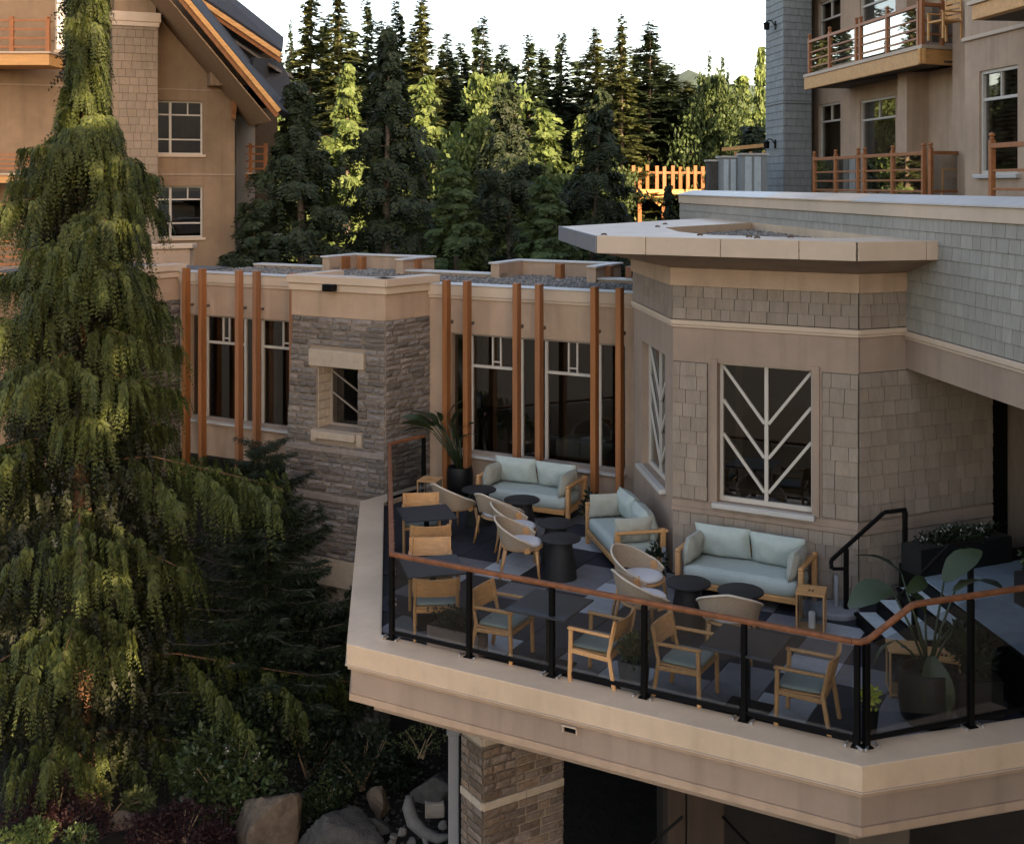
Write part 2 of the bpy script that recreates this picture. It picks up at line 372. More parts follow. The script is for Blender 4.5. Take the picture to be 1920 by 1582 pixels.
L['cedar_dark'] = leaf_mat('cedar_dark_leaf', (0.013,0.024,0.012), (0.036,0.050,0.020), .22)
L['fir'] = leaf_mat('fir_leaf', (0.022,0.041,0.022), (0.058,0.085,0.042), .22)
L['olive'] = leaf_mat('olive_leaf', (0.050,0.068,0.026), (0.105,0.115,0.040), .28)
L['lime'] = leaf_mat('lime_leaf', (0.070,0.112,0.030), (0.165,0.215,0.072), .36)
L['mid'] = leaf_mat('mid_leaf', (0.035,0.062,0.022), (0.080,0.115,0.038), .3)
L['shrub'] = leaf_mat('shrub_leaf', (0.018,0.036,0.011), (0.055,0.080,0.026), .2, .45, .35)
L['shrub_dark'] = leaf_mat('shrub_dark_leaf', (0.008,0.015,0.007), (0.022,0.034,0.014), .2, .5, .3)
L['red'] = leaf_mat('red_leaf', (0.020,0.009,0.010), (0.052,0.020,0.021), .25)
L['palm'] = leaf_mat('palm_leaf', (0.017,0.030,0.013), (0.036,0.055,0.023), .2, .4, .4)
L['flower_white'] = leaf_mat('flower_white', (0.45,0.42,0.38), (0.7,0.68,0.6), .3)
L['flower_yellow'] = leaf_mat('flower_yellow', (0.35,0.42,0.05), (0.5,0.52,0.1), .3)
L['flower_orange'] = leaf_mat('flower_orange', (0.5,0.16,0.03), (0.6,0.25,0.06), .3)

# shared unit pieces (x: width, -y: outwards, z: height)
def unit_shingle(k):
    r = random.Random(k); g = 0.012; mb = MB()
    x0, x1 = 0.019, 1-0.019; t, bt = 0.45, 1.0; sk = r.uniform(-.006,.006)
    mb.hexa([(x0,-bt,0.03+sk),(x1,-bt,0.03-sk),(x1,0,0.03),(x0,0,0.03),(x0,-t,1.0),(x1,-t,1.0),(x1,0,1.0),(x0,0,1.0)])
    return mb
def shingle_meshes(mat_): return [unit_shingle(k).mesh('shingle', mat_) for k in range(5)]
def unit_stone(k, g=.03, gz=.085):
    r = random.Random(100+k); mb = MB(); nx, nz = 4, 3
    P = []
    for i in range(nx+1):
        row = []
        for j in range(nz+1):
            edge = i in (0, nx) or j in (0, nz)
            x = g + (1-2*g)*i/nx + r.uniform(-.015,.015); z = gz + (1-2*gz)*j/nz + r.uniform(-.035,.035)
            row.append((x, -(0.35 + r.uniform(-.1,.12)) if edge else -(0.75 + r.uniform(-.25,.3)), z))
        P.append(row)
    mb.grid(P); ring = [P[i][0] for i in range(nx+1)] + [P[nx][j] for j in range(1,nz+1)] + [P[i][nz] for i in range(nx-1,-1,-1)] + [P[0][j] for j in range(nz-1,0,-1)]
    for a, b in zip(ring, ring[1:]+ring[:1]): mb.quad((a[0],0,a[2]),(b[0],0,b[2]),b,a)
    return mb
STONES = [unit_stone(k).mesh('stone', M['stone']) for k in range(8)]
def rows_of(face, u0, u1, z0, z1, rh, wmin, wmax, d0, th, holes=(), jitter=0.0, rows=None):
    out = []; n = max(1, round((z1-z0)/rh)); zs = [z0 + (z1-z0)*k/n for k in range(n+1)]
    if jitter: zs = [zs[0]] + [z + random.uniform(-jitter, jitter) for z in zs[1:-1]] + [zs[-1]]
    for a, b in zip(zs, zs[1:]):
        segs = [(u0, u1)]
        for (h0, h1, p, q) in holes:
            if p < b - .03 and q > a + .03:
                segs = [t for s in segs for t in ((s[0], min(s[1], h0)), (max(s[0], h1), s[1])) if t[1]-t[0] > 0.04]
        for s0, s1 in segs:
            u = s0; first = True
            while u < s1 - 1e-4:
                w = random.uniform(wmin, wmax) * (random.uniform(.5,1) if first else 1); first = False
                e = u + w
                if s1 - e < wmin*.55: e = s1
                out.append((u, e, a, b, face, d0, th)); u = e
    return out
# ================================================================== terrace
P0, P1 = V2(-2.02,14.34), V2(3.38,11.32)
U_D = Vector((0.961,0.275)).normalized()
P2 = P1 + U_D*8.0; P3 = V2(-2.69,20.78); P3b = P3 + U_G*1.75
def miter(path):
    out = []
    for i, p in enumerate(path):
        ns = []
        if i > 0: d = (path[i]-path[i-1]).normalized(); ns.append(Vector((-d.y, d.x)))
        if i < len(path)-1: d = (path[i+1]-path[i]).normalized(); ns.append(Vector((-d.y, d.x)))
        if len(ns) == 1: out.append(ns[0])
        else:
            m = (ns[0]+ns[1]).normalized(); out.append(m / m.dot(ns[0]))
    return out
def sweep(mb, path, prof):
    """closed cross-section prof [(inward, z)] swept along the path with mitred corners"""
    mt = miter(path); i0 = len(mb.v); n = len(prof)
    for p, m in zip(path, mt):
        for d, z in prof: q = p + m*d; mb.v.append((q.x, q.y, z))
    for k in range(len(path)-1):
        for j in range(n): mb.f.append((i0+k*n+j, i0+(k+1)*n+j, i0+(k+1)*n+(j+1)%n, i0+k*n+(j+1)%n))
    mb.f.append(tuple(range(i0, i0+n))); e = i0+(len(path)-1)*n; mb.f.append(tuple(reversed(range(e, e+n))))
    return mb
EDGE = [P3b, P3, P0, P1, P2]
terrace = thing('terrace', 'raised tan stucco terrace with grey tile floor jutting out over the garden', 'terrace', (0.6,14.0,0))
deck_poly = [p + m*0.36 for p, m in zip(EDGE, miter(EDGE))] + [V2(10.6,18.0), V2(6.5,16.8), V2(4.66,15.9), V2(2.4,17.2), V2(2.1,20.4), V2(-1.45,22.4)]
MB().prism(deck_poly, -0.66, -0.02).build('floor_slab', M['grout'], terrace)
sweep(MB(), EDGE, [(0.0,-0.215),(0.0,0.028),(0.006,0.034),(0.40,0.052),(0.42,0.048),(0.42,-0.1),(0.1,-0.1),(0.05,-0.215)]).build('coping', M['cap_metal'], terrace)
sweep(MB(), EDGE, [(-0.018,-0.228),(-0.018,-0.218),(0.1,-0.218),(0.1,-0.228)]).build('drip_edge', M['trim'], terrace)
sweep(MB(), EDGE, [(0.014,-0.275),(0.014,-0.230),(0.2,-0.230),(0.2,-0.275)]).build('moulding', M['stucco'], terrace)
sweep(MB(), EDGE, [(0.055,-0.575),(0.055,-0.277),(0.35,-0.277),(0.35,-0.575)]).build('fascia_band', M['stucco_pink'], terrace)
sweep(MB(), EDGE, [(0.030,-0.66),(0.030,-0.578),(0.34,-0.578),(0.34,-0.80),(0.30,-0.80)]).build('fascia_foot', M['stucco'], terrace)
MB().prism([p + m*0.33 for p, m in zip(EDGE, miter(EDGE))] + [V2(10.6,18.0), V2(2.1,20.4), V2(-1.45,22.4)], -0.86, -0.79).build('soffit', M['stucco_pink'], terrace)
for px in (905, 1190, 1415):   # fine joints in the coping
    q = on_line(px, P0, U_F); n2 = Vector((0.482,0.876))
fv = MB(); q = on_line(1073, P0 + Vector((0.482,0.876))*0.055, U_F); fc = Face(P0 + Vector((0.482,0.876))*0.055, U_F); uu = (q - fc.O).dot(fc.U)
fc.box(fv, uu-.09, uu+.09, -.30, -.285, 0.001, .09); fc.box(fv, uu-.09, uu-.075, -.37, -.30, 0.001, .07); fc.box(fv, uu+.075, uu+.09, -.37, -.30, 0.001, .07)
ov = fv.build('scupper_hood', M['trim'], terrace); v2 = MB(); fc.box(v2, uu-.074, uu+.074, -.372, -.301, 0.002, .045); v2.build('scupper_vent', M['black_metal'], ov)

# floor tiles, square to the front edge
TS = 0.605; n_F = Vector((0.482,0.876)).normalized()
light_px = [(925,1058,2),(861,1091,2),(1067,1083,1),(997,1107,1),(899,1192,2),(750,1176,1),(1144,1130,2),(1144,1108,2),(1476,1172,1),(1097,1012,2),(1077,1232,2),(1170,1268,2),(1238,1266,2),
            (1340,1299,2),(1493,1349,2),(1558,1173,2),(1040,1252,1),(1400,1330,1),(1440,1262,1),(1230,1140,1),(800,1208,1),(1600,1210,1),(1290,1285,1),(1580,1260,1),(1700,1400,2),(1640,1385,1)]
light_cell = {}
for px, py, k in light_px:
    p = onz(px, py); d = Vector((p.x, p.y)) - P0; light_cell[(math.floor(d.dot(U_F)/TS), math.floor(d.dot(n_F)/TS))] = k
def tile_mesh(m): return MB().cb(0.004,TS-0.004,0.004,TS-0.004,-0.018,0.0,0.003).mesh('floor_tile', m)
TM = [tile_mesh(M['tile_dark']), tile_mesh(M['tile_mid']), tile_mesh(M['tile_light'])]
def inside(p, poly):
    c = False; n = len(poly)
    for i in range(n):
        a, b = poly[i], poly[(i+1)%n]
        if (a[1] > p[1]) != (b[1] > p[1]) and p[0] < (b[0]-a[0])*(p[1]-a[1])/(b[1]-a[1]) + a[0]: c = not c
    return c
tile_zone = [p + m*0.06 for p, m in zip(EDGE, miter(EDGE))] + [V2(5.3,15.9), V2(4.66,16.1), V2(2.4,17.4), V2(2.2,20.4), V2(-1.45,22.5)]
rt = random.Random(5)
for i in range(-2, 16):
    for j in range(-2, 18):
        o = P0 + U_F*(i*TS) + n_F*(j*TS); cc = o + U_F*TS/2 + n_F*TS/2
        if not all(inside(o + U_F*(TS*a_) + n_F*(TS*b_), tile_zone) for a_ in (0.02,.98) for b_ in (0.02,.98)) and not ((cc.x > 1.5 and cc.y > 15.3 or cc.y > 20.9) and inside(cc, tile_zone)): continue
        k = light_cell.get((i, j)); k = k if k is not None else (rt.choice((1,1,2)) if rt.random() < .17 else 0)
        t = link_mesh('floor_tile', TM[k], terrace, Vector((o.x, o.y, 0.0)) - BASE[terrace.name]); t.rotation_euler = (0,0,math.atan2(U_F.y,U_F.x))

# ================================================================== glass railing
R0, R1 = V2(-1.48,14.46), V2(3.48,11.66)
RL = V2(-2.15,20.6); RLG = V2(-1.60,21.26)
railing = thing('glass_railing', 'black framed glass railing with brown timber handrail round the terrace', 'railing', (R0.x,R0.y,0.05))
def v3(p, z): return Vector((p[0], p[1], z))
def post(p, h, d, name='post'):
    d3 = Vector((d.x,d.y,0)); s3 = Vector((-d.y,d.x,0)); mb = MB(); b = v3(p, 0.05)
    mb.cbox(b - d3*.028 - s3*.035, d3*.056, s3*.07, Vector((0,0,h-0.05)), .006)
    mb.cbox(b - d3*.055 - s3*.055, d3*.11, s3*.11, Vector((0,0,.012)), .003)
    o = mb.build(name, M['black_metal'], railing)
    for e in (-1, 1):
        m2 = MB(); q = b + d3*(e*.10) - s3*0.02; m2.cbox(q - d3*.012 - s3*.05, d3*.024, s3*.1, Vector((0,0,.03)), .004); m2.build('bracket', M['bracket'], railing)
def panel(a, b, z0, z1a, z1b):
    d = (b-a); n = Vector((-d.y,d.x)).normalized()*.006; L_ = d.length; e = d.normalized()
    a2, b2 = a + e*.045, b - e*.045
    MB().hexa([v3(a2-n,z0), v3(b2-n,z0), v3(b2+n,z0), v3(a2+n,z0), v3(a2-n,z1a), v3(b2-n,z1b), v3(b2+n,z1b), v3(a2+n,z1a)]).build('glass_panel', M['glass'], railing)
    MB().bar(v3(a+e*.03,0.135), v3(b-e*.03,0.135), .045, .045).build('bottom_rail', M['black_metal'], railing)
front_posts = [R0] + [on_line(px, R0, (R1-R0).normalized()) for px in (880,1035,1208,1395)] + [R1 - (R1-R0).normalized()*.05]
dF = (R1-R0).normalized()
for k, p in enumerate(front_posts): post(p, 1.06, dF)
for a, b in zip(front_posts, front_posts[1:]): panel(a, b, .16, 1.05, 1.05)
dD = Vector((0.94,0.343)).normalized(); q1 = R1 + dD*.62; q2 = on_line(1820, R1, dD); q3 = R1 + dD*2.9; q4 = R1 + dD*4.6
rp0 = R1 + dD*.05
post(rp0, 1.08, dD); post(q2, 1.36, dD); post(q3, 1.36, dD)
panel(rp0, q2, .16, 1.06, 1.35); panel(q2, q3, .16, 1.35, 1.35); panel(q3, q4, .16, 1.35, 1.35)
dL = (RL-R0).normalized(); LP = [R0 + dL*((RL-R0).length*k/5) for k in range(6)]
for p in LP[1:]: post(p, 1.06, dL)
for a, b in zip(LP, LP[1:]): panel(a, b, .16, 1.05, 1.05)
dG = (RLG-RL).normalized(); post(RLG, 1.06, dG); panel(RL, RLG, .16, 1.05, 1.05)
def handrail(pts, name='handrail'):
    mb = MB(); P = [Vector(p) for p in pts]; n = len(P); W, H = .035, .024; ring = []
    prof = [(-W,-H*.4),(-W*.8,-H),(W*.8,-H),(W,-H*.4),(W,H*.4),(W*.7,H),(-W*.7,H),(-W,H*.4)]
    for k, p in enumerate(P):
        d0 = (p-P[k-1]).normalized() if k else (P[1]-p).normalized(); d1 = (P[k+1]-p).normalized() if k < n-1 else d0
        s0 = Vector((-d0.y,d0.x,0)).normalized(); s1 = Vector((-d1.y,d1.x,0)).normalized(); s = (s0+s1).normalized(); s = s/max(.4,s.dot(s0))
        ring.append([p + s*a + Vector((0,0,b)) for a, b in prof])
    for r in ring: r.append(r[0])
    mb.grid(ring); mb.poly(list(reversed(ring[0][:-1]))); mb.poly(ring[-1][:-1]); return mb.build(name, M['rail_wood'], railing)
handrail([v3(RLG,1.09), v3(RL,1.09)]); handrail([v3(RL,1.09), v3(R0,1.09)]); handrail([v3(R0,1.09), v3(R1 - dF*.10,1.09)])
handrail([v3(R1 - dF*.10,1.09), v3(R1 - dF*.03 + dD*.02,1.093), v3(R1 + dD*.07,1.115), v3(q1 - dD*.05,1.375), v3(q1,1.395), v3(q1+dD*.06,1.40), v3(q4,1.40)])

# ================================================================== octagonal bay
B1, B2 = V2(2.34,17.03), V2(4.66,15.76); BL = B1 + U_L*2.75
bay = thing('window_bay', 'faceted shingled window bay with chevron window behind the terrace sofas', 'building', (3.5,17.5,0))
fF, fR, fL = Face(B1, U_F), Face(B2, U_R), Face(BL, -U_L)
LF, LR, LLn = 2.64, 2.37, 2.75
hF = (0.67, 2.02, 1.13, 3.10); hL = (.65, 2.24, 1.10, 3.10)
mb = MB(); fF.wall(mb, 0.0, LF, -.8, 4.43, -.22, 0, [hF]); fR.wall(mb, 0.02, LR, -.8, 4.43, -.2, 0); fL.wall(mb, 0, LLn-.02, -.8, 4.43, -.22, 0, [hL])
mb.build('wall', M['stucco_pink'], bay)
SB = shingle_meshes(M['shingle_bay']); pcs = []
pcs += rows_of(fF, 0.0, LF, .02, .92, .19, .13, .27, .002, .022)
pcs += rows_of(fF, 0.0, .52, 1.12, 3.08, .20, .16, .27, .002, .026) + rows_of(fF, 2.16, LF, 1.12, 3.08, .20, .16, .27, .002, .026)
pcs += rows_of(fF, 0.0, LF, 3.70, 4.18, .17, .13, .30, .002, .024)
pcs += rows_of(fR, 0.0, LR, .02, .92, .19, .14, .3, .002, .022) + rows_of(fR, 0.0, LR, 1.12, 3.10, .20, .17, .29, .002, .026) + rows_of(fR, 0, .95, 3.70, 4.18, .17, .13, .30, .002, .024)
pcs += rows_of(fL, 0, LLn, 3.70, 4.18, .17, .13, .30, .002, .024)
emit(bay, 'shingle', pcs, SB, M['shingle_bay'])
mb = MB()
for f, a, b, z0, z1 in ((fF,0,LF,0,.92),(fF,0,.53,1.11,3.09),(fF,2.15,LF,1.11,3.09),(fF,0,LF,3.69,4.185),(fR,.0,LR,0,.92),(fR,.0,LR,1.11,3.11),(fR,0,.95,3.69,4.185),(fL,0,LLn,3.69,4.185)): f.box(mb, a, b, z0, z1, -.01, .0018)
mb.build('sheathing', M['shingle_back'], bay)
mb = MB(); mb2 = MB()
for f, l in ((fF, LF), (fR, LR), (fL, LLn)):
    e = .02
    f.box(mb, -e, l+e, 3.62, 3.69, .003, .045, .008); f.box(mb, -e*.5, l+e*.5, 3.585, 3.618, .003, .03, .006)
    f.box(mb2, -.02, (l if f is not fR else .95)+.02, 4.185, 4.44, .003, .05)
mb.build('string_course', M['trim'], bay); mb2.build('cornice_band', M['stucco'], bay)
mb = MB()
for f, l in ((fF, LF), (fR, LR)): f.box(mb, -.02, l, .93, 1.0, .003, .032, .006); f.box(mb, -.01, l, 1.003, 1.095, .003, .022)
mb.build('base_moulding', M['stucco_pink'], bay)
def surround(f, h, p):
    w = .10
    for a, b in ((h[0]-w, h[0]), (h[1], h[1]+w)): m = MB(); f.box(m, a, b, h[2]-.02, h[3]+.06, .002, .03); m.build('window_surround', M['stucco_pink'], p)
surround(fF, hF, bay)
def chevron_window(f, h, parent, dd=-.14, label=None):
    u0, u1, z0, z1 = h; um = (u0+u1)/2; fw = .045
    m = MB(); f.box(m, u0, u0+fw, z0, z1, dd-.03, dd+.03); f.box(m, u1-fw, u1, z0, z1, dd-.03, dd+.03); f.box(m, u0+fw, u1-fw, z1-.03, z1, dd-.03, dd+.03); f.box(m, u0+fw, u1-fw, z0, z0+.065, dd-.03, dd+.03)
    w = m.build('window_frame', M['win_frame'], parent)
    if label: w['label'] = label
    g = MB(); f.box(g, u0+fw*.5, u1-fw*.5, z0+.03, z1-.015, dd-.012, dd-.004); g.build('pane', M['win_glass'], w)
    m = MB(); f.box(m, um-.026, um+.026, z0+.065, z1-.03, dd-.002, dd+.034); m.build('mullion', M['win_frame'], w)
    H = z1-z0; rise = H*.42
    for k in range(3):
        zt = z1 - .05 - k*H*.245
        for s, ue in ((-1, u0+fw), (1, u1-fw)):
            a = f.P(um + s*.03, zt - rise*.93, dd+.016); b = f.P(ue, zt, dd+.016); n3 = Vector((f.N.x, f.N.y, 0))
            MB().bar(a, b, .03, .042, up=n3.cross((b-a).normalized()), c=.003).build('glazing_bar', M['win_frame'], w)
    m = MB(); f.box(m, u0-.06, u1+.05, z0-.075, z0-.002, -.2, .10, .008); sl = m.build('sill', M['flash'], w)
    return w
chevron_window(fF, hF, bay, label='chevron glazing bars on the front window of the bay'); chevron_window(fL, hL, bay)
# room behind the bay windows
rm = MB(); ii = Vector((0.482,0.876)); c0 = B1 + ii*2.6 - U_F*.1; c1 = B2 + ii*2.6 + U_F*.4
rm.hexa([v3(B1+ii*.3-U_F*.1,.55), v3(B2+ii*.3+U_F*.2,.55), v3(c1,.55), v3(c0,.55), v3(B1+ii*.3-U_F*.1,.6), v3(B2+ii*.3+U_F*.2,.6), v3(c1,.6), v3(c0,.6)]); rm.build('room_floor', M['room_floor'], bay)
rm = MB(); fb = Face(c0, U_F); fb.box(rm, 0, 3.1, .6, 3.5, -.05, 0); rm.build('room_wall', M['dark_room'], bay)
rm = MB(); fb.box(rm, .3, .42, .6, 3.3, .2, .35); rm.build('room_post', M['room_panel'], bay)
rm = MB(); fq = Face(B1 + ii*1.0, U_F); fq.box(rm, .5, 2.4, .6, 1.05, -.45, 0, .03); rm.build('window_seat', M['sofa_beige'], bay)
rm = MB(); fq.box(rm, .45, 2.4, 1.06, 1.16, -.05, .25, .02); rm.build('seat_ledge', M['room_panel'], bay)
rm = MB(); rm.prism([B1+ii*.25, B2+ii*.25, c1, c0, BL+V2(.3,0)], 3.5, 3.56); rm.build('room_ceiling', M['dark_room'], bay)

# canopy roof over the bay
ZC0, ZC1 = 4.68, 4.905
cA, cB, cC, cE = V2(.84,20.5), V2(1.21,16.64), V2(4.38,14.9), V2(5.53,15.18); cG = V2(4.35,25.8)
canopy = thing('canopy_roof', 'wide flat tan metal edged roof jutting out over the bay', 'roof', (3,17.5,ZC0))
inner = [V2(2.62,20.1), V2(2.60,18.3), V2(2.9,17.15), V2(4.35,16.1), V2(5.22,16.35), V2(4.62,22.6)]
outer = [cA, cB, cC, cE, cG]
mb = MB()   # rim top as a ring of quads
ring = [(cA, inner[0]), (cB, inner[1]), (on_line(1330, cB, cC-cB), inner[2]), (cC, inner[3]), (cE, inner[4]), (cG, inner[5])]
for (o0, i0_), (o1, i1_) in zip(ring, ring[1:]+ring[:1]):
    mb.quad(v3(o0,ZC1), v3(o1,ZC1), v3(i1_,ZC1), v3(i0_,ZC1)); mb.quad(v3(i0_,ZC1), v3(i1_,ZC1), v3(i1_,4.74), v3(i0_,4.74))
mb.poly([v3(p,ZC0+.001) for p in reversed(outer)]); mb.build('rim', M['cap_metal'], canopy)
MB().prism(inner, 4.70, 4.76).build('roof_bed', M['roof_bed'], canopy)
def fascia_run(a, b, cuts, m, name='fascia_panel'):
    f = Face(a, b-a); l = (b-a).length; us = [0] + [c for c in cuts if 0 < c < l] + [l]
    for u0, u1 in zip(us, us[1:]):
        q = MB(); f.box(q, u0+.004, u1-.004, ZC0-.012, ZC1+.012, .002, .03, .006); q.build(name, m, canopy)
fascia_run(cA, cB, [2.0], M['slate_flash'])
ff = Face(cB, cC-cB); fascia_run(cB, cC, [ff.u_at(1212), ff.u_at(1352), ff.u_at(1499)], M['trim']); fe = Face(cC, cE-cC); fascia_run(cC, cE, [fe.u_at(1735)], M['trim'])
mb = MB(); lo = [v3(BL,4.43), v3(B1,4.43), v3(B2,4.43), v3(B2+U_R*.9,4.43)]; hi = [v3(cA,ZC0), v3(cB,ZC0), v3(cC,ZC0), v3(cE,ZC0)]
for (a, b), (c, d) in zip(zip(lo, lo[1:]), zip(hi, hi[1:])): mb.quad(a, b, d, c)
mb.build('soffit', M['stucco_pink'], canopy)
def pebbles(name, parent, sampler, n, z, smin, smax, material):
    mb = MB()
    for _ in range(n):
        x, y = sampler(); s = random.uniform(smin, smax); i = len(mb.v); a = random.uniform(0, 6.3); h = s*random.uniform(.5,.9)
        for k in range(4): mb.v.append((x + s*math.cos(a+k*1.571)*random.uniform(.6,1.1), y + s*math.sin(a+k*1.571)*random.uniform(.6,1.1), z + h*random.uniform(.1,.4)))
        mb.v.append((x, y, z+h)); mb.f += [(i,i+1,i+4),(i+1,i+2,i+4),(i+2,i+3,i+4),(i+3,i,i+4)]
    o = mb.build(name, material, parent); o['kind'] = 'stuff'; return o
def in_poly(poly):
    xs = [p[0] for p in poly]; ys = [p[1] for p in poly]
    def s():
        while True:
            q = (random.uniform(min(xs),max(xs)), random.uniform(min(ys),max(ys)))
            if inside(q, poly): return q
    return s
pebbles('gravel', canopy, in_poly(inner), 2600, 4.755, .02, .05, M['gravel'])
for px, py in ((1231,426),(1245,421),(1130,441),(1310,442),(1402,445),(1417,447),(1480,446)):   # leaf litter on the rim
    p = onz(px, py, ZC1); MB().tube([p + Vector((-.02,0,.01)), p + Vector((.03,.02,.02)), p + Vector((.05,-.03,.012))], .013, 5).build('fallen_leaf', M['bark'], canopy)

# ================================================================== upper wall with grey shingles
SWU = Vector((0.110,-0.994)).normalized(); SWO = V2(7.2-.111*28.3, 28.3); fS = Face(SWO, SWU); LS = 22.6
upper = thing('shingled_upper_wall', 'grey shingled overhanging upper wall with pale metal coping right of the bay', 'building', (5.4,17,3.1))
mb = MB(); fS.box(mb, 0, LS, 3.60, 5.36, -.3, 0); mb.build('wall', M['shingle_back'], upper)
mb = MB(); fS.box(mb, 0, LS, 3.126, 3.60, -.3, .012); mb.build('beam_band', M['stucco_pink'], upper)
mb = MB(); fS.box(mb, 0, LS, 3.57, 3.645, .013, .06, .01); fS.box(mb, 0, LS, 3.53, 3.566, .013, .035, .006); mb.build('string_course', M['trim'], upper)
SG = shingle_meshes(M['shingle_grey'])
emit(upper, 'shingle', rows_of(fS, 0, LS-6, 3.65, 5.19, .172, .12, .30, .002, .022), SG, M['shingle_grey'])
mb = MB(); fS.box(mb, LS-6, LS, 3.65, 5.19, .002, .02); mb.build('end_cladding', M['shingle_grey'], upper)
us = [0, 4.1, 6.6, 9.2, 12.4, 15.6, LS]
for a, b in zip(us, us[1:]):
    m = MB(); fS.box(m, a+.003, b-.003, 5.195, 5.375, .002, .045, .006); m.build('fascia_board', M['trim'], upper)
us = [0, 3.0, 6.45, 10.6, 13.6, LS]
for k, (a, b) in enumerate(zip(us, us[1:])):
    m = MB(); p = [fS.P(a+.003,5.378,.075), fS.P(b-.003,5.378,.075), fS.P(b-.003,5.378,-.35), fS.P(a+.003,5.378,-.35), fS.P(a+.003,5.40,.075), fS.P(b-.003,5.40,.075), fS.P(b-.003,5.50,-.30), fS.P(a+.003,5.50,-.30)]
    m.hexa(p); m.build('coping', M['cap_metal'] if k == 2 else M['flash'], upper)
mb = MB(); mb.prism([fS.P(12.3,0,-.02).xy, fS.P(LS,0,-.02).xy, fS.P(LS,0,-7).xy, fS.P(12.3,0,-7).xy], 3.14, 3.2); mb.build('soffit', M['soffit'], upper)
mb = MB(); mb.prism([fS.P(0,0,-.3).xy, fS.P(LS,0,-.3).xy, fS.P(LS,0,-9).xy, fS.P(0,0,-9).xy], 5.20, 5.33); mb.build('roof_deck', M['roof_bed'], upper)
fEnd = Face(fS.P(0,0,-9).xy, Vector((-fS.N.x,-fS.N.y))*-1) # far end wall
mb = MB(); mb.prism([fS.P(0,0,-.3).xy, fS.P(0,0,-9).xy, fS.P(.25,0,-9).xy, fS.P(.25,0,-.3).xy], 0, 5.2); mb.build('end_wall', M['shingle_grey'], upper)
# door wall below the overhang
fD = Face(V2(B2.x,B2.y) + U_R*LR, U_R)
mb = MB(); fD.box(mb, 0.0, .32, -.2, 3.13, -.25, -.02); fD.box(mb, .86, .98, -.2, 3.13, -.25, -.05); mb.build('door_frame', M['black_metal'], upper)
mb = MB(); fD.box(mb, .33, .85, -.2, 3.13, -.4, -.12); mb.build('side_panel', M['shingle_bay'], upper)
mb = MB(); fD.box(mb, .99, 4.5, -.2, 3.13, -.6, -.55); mb.build('entrance_recess', M['dark_room'], upper)
mb = MB(); fD.box(mb, .99, 4.5, .64, 3.1, -.2, -.19); mb.build('door_glass', M['win_glass'], upper)

# ================================================================== glazed corridor wing with timber fins
CO = V2(-7.14,25.35); fC = Face(CO, U_F); LC = 10.56
corr = thing('glazed_corridor', 'low tan corridor wing with tall windows, timber fins and gravel roof', 'building', (-2.5,23.2,0))
def uC(px, d=0.0): return fC.u_at(px, d)
tE = 6.36
ZW0, ZW1 = .63, 2.86
hW = (uC(846), uC(1172), ZW0, ZW1); hLW = (uC(356), 3.45, ZW0, ZW1)
mb = MB(); fC.wall(mb, -.05, LC, -.12, 3.55, -.25, 0, [hW, hLW]); mb.build('wall', M['stucco'], corr)
mb = MB(); fC.box(mb, -.05, LC, 3.555, 3.75, -.3, .05, .006); fC.box(mb, -.05, LC, 3.50, 3.552, .003, .03, .006); mb.build('cornice', M['trim'], corr)
mb = MB(); fC.box(mb, -.05, LC, 3.752, 3.775, -.32, .07, .006); mb.build('coping', M['flash'], corr)
def strip_window(h, verts, parent, tz, deco):
    u0, u1, z0, z1 = h
    m = MB(); fC.box(m, u0, u1, z1-.04, z1, -.14, -.08); w = m.build('window_head', M['win_frame_dark'], parent); m = MB(); fC.box(m, u0, u1, z0, z0+.06, -.14, -.08); m.build('bottom_rail', M['win_frame_dark'], w)
    for v in verts: m = MB(); fC.box(m, v-.028, v+.028, z0+.06, z1-.04, -.141, -.075); m.build('mullion', M['win_frame'], w)
    for a, b in zip([u0]+verts, verts+[u1]):
        if b-a < .08: continue
        m = MB(); fC.box(m, a+.02, b-.02, z0+.05, z1-.03, -.118, -.11); m.build('pane', M['win_glass'], w)
        if b-a > .6:
            m = MB(); fC.box(m, a+.028, b-.028, tz-.025, tz+.025, -.14, -.076); m.build('transom', M['win_frame'], w)
            c = a + (b-a)*deco
            for e in (-.085, .085): m = MB(); fC.box(m, c+e-.014, c+e+.014, tz+.026, z1-.04, -.13, -.082); m.build('glazing_bar', M['win_frame'], w)
            m = MB(); fC.box(m, c-.07, c+.07, tz+.09, tz+.115, -.13, -.082); m.build('glazing_bar', M['win_frame'], w)
    m = MB(); fC.box(m, u0-.04, u1+.03, z0-.05, z0-.002, -.2, .12, .006); m.build('sill', M['flash'], w)
    return w
strip_window(hW, [uC(p, -.11) for p in (886,980,1026,1126)], corr, 2.26, .5)
strip_window(hLW, [uC(p, -.11) for p in (390,462,494)], corr, 2.28, .5)
fin_px = [(348,-.5),(378,-.5),(447,-.5),(480,-.5),(549,-.5),(512,-2.2),(836,0.0),(875,0.0),(968,0.0),(1010,0.0),(1114,0.0),(1161,0.0)]
for px, zb in fin_px:
    u = uC(px, .38 if px != 512 else -.2); m = MB(); fC.box(m, u-.05, u+.05, zb, 3.88 if px != 512 else -.21, *((.28, .44) if px != 512 else (-.3, -.12)), .008); fn = m.build('timber_fin', M['timber'], corr)
    if px == 512: continue
    m = MB(); fC.box(m, u-.03, u+.03, 3.06, 3.12, .16, .259); m.build('fixing', M['bronze'], fn)
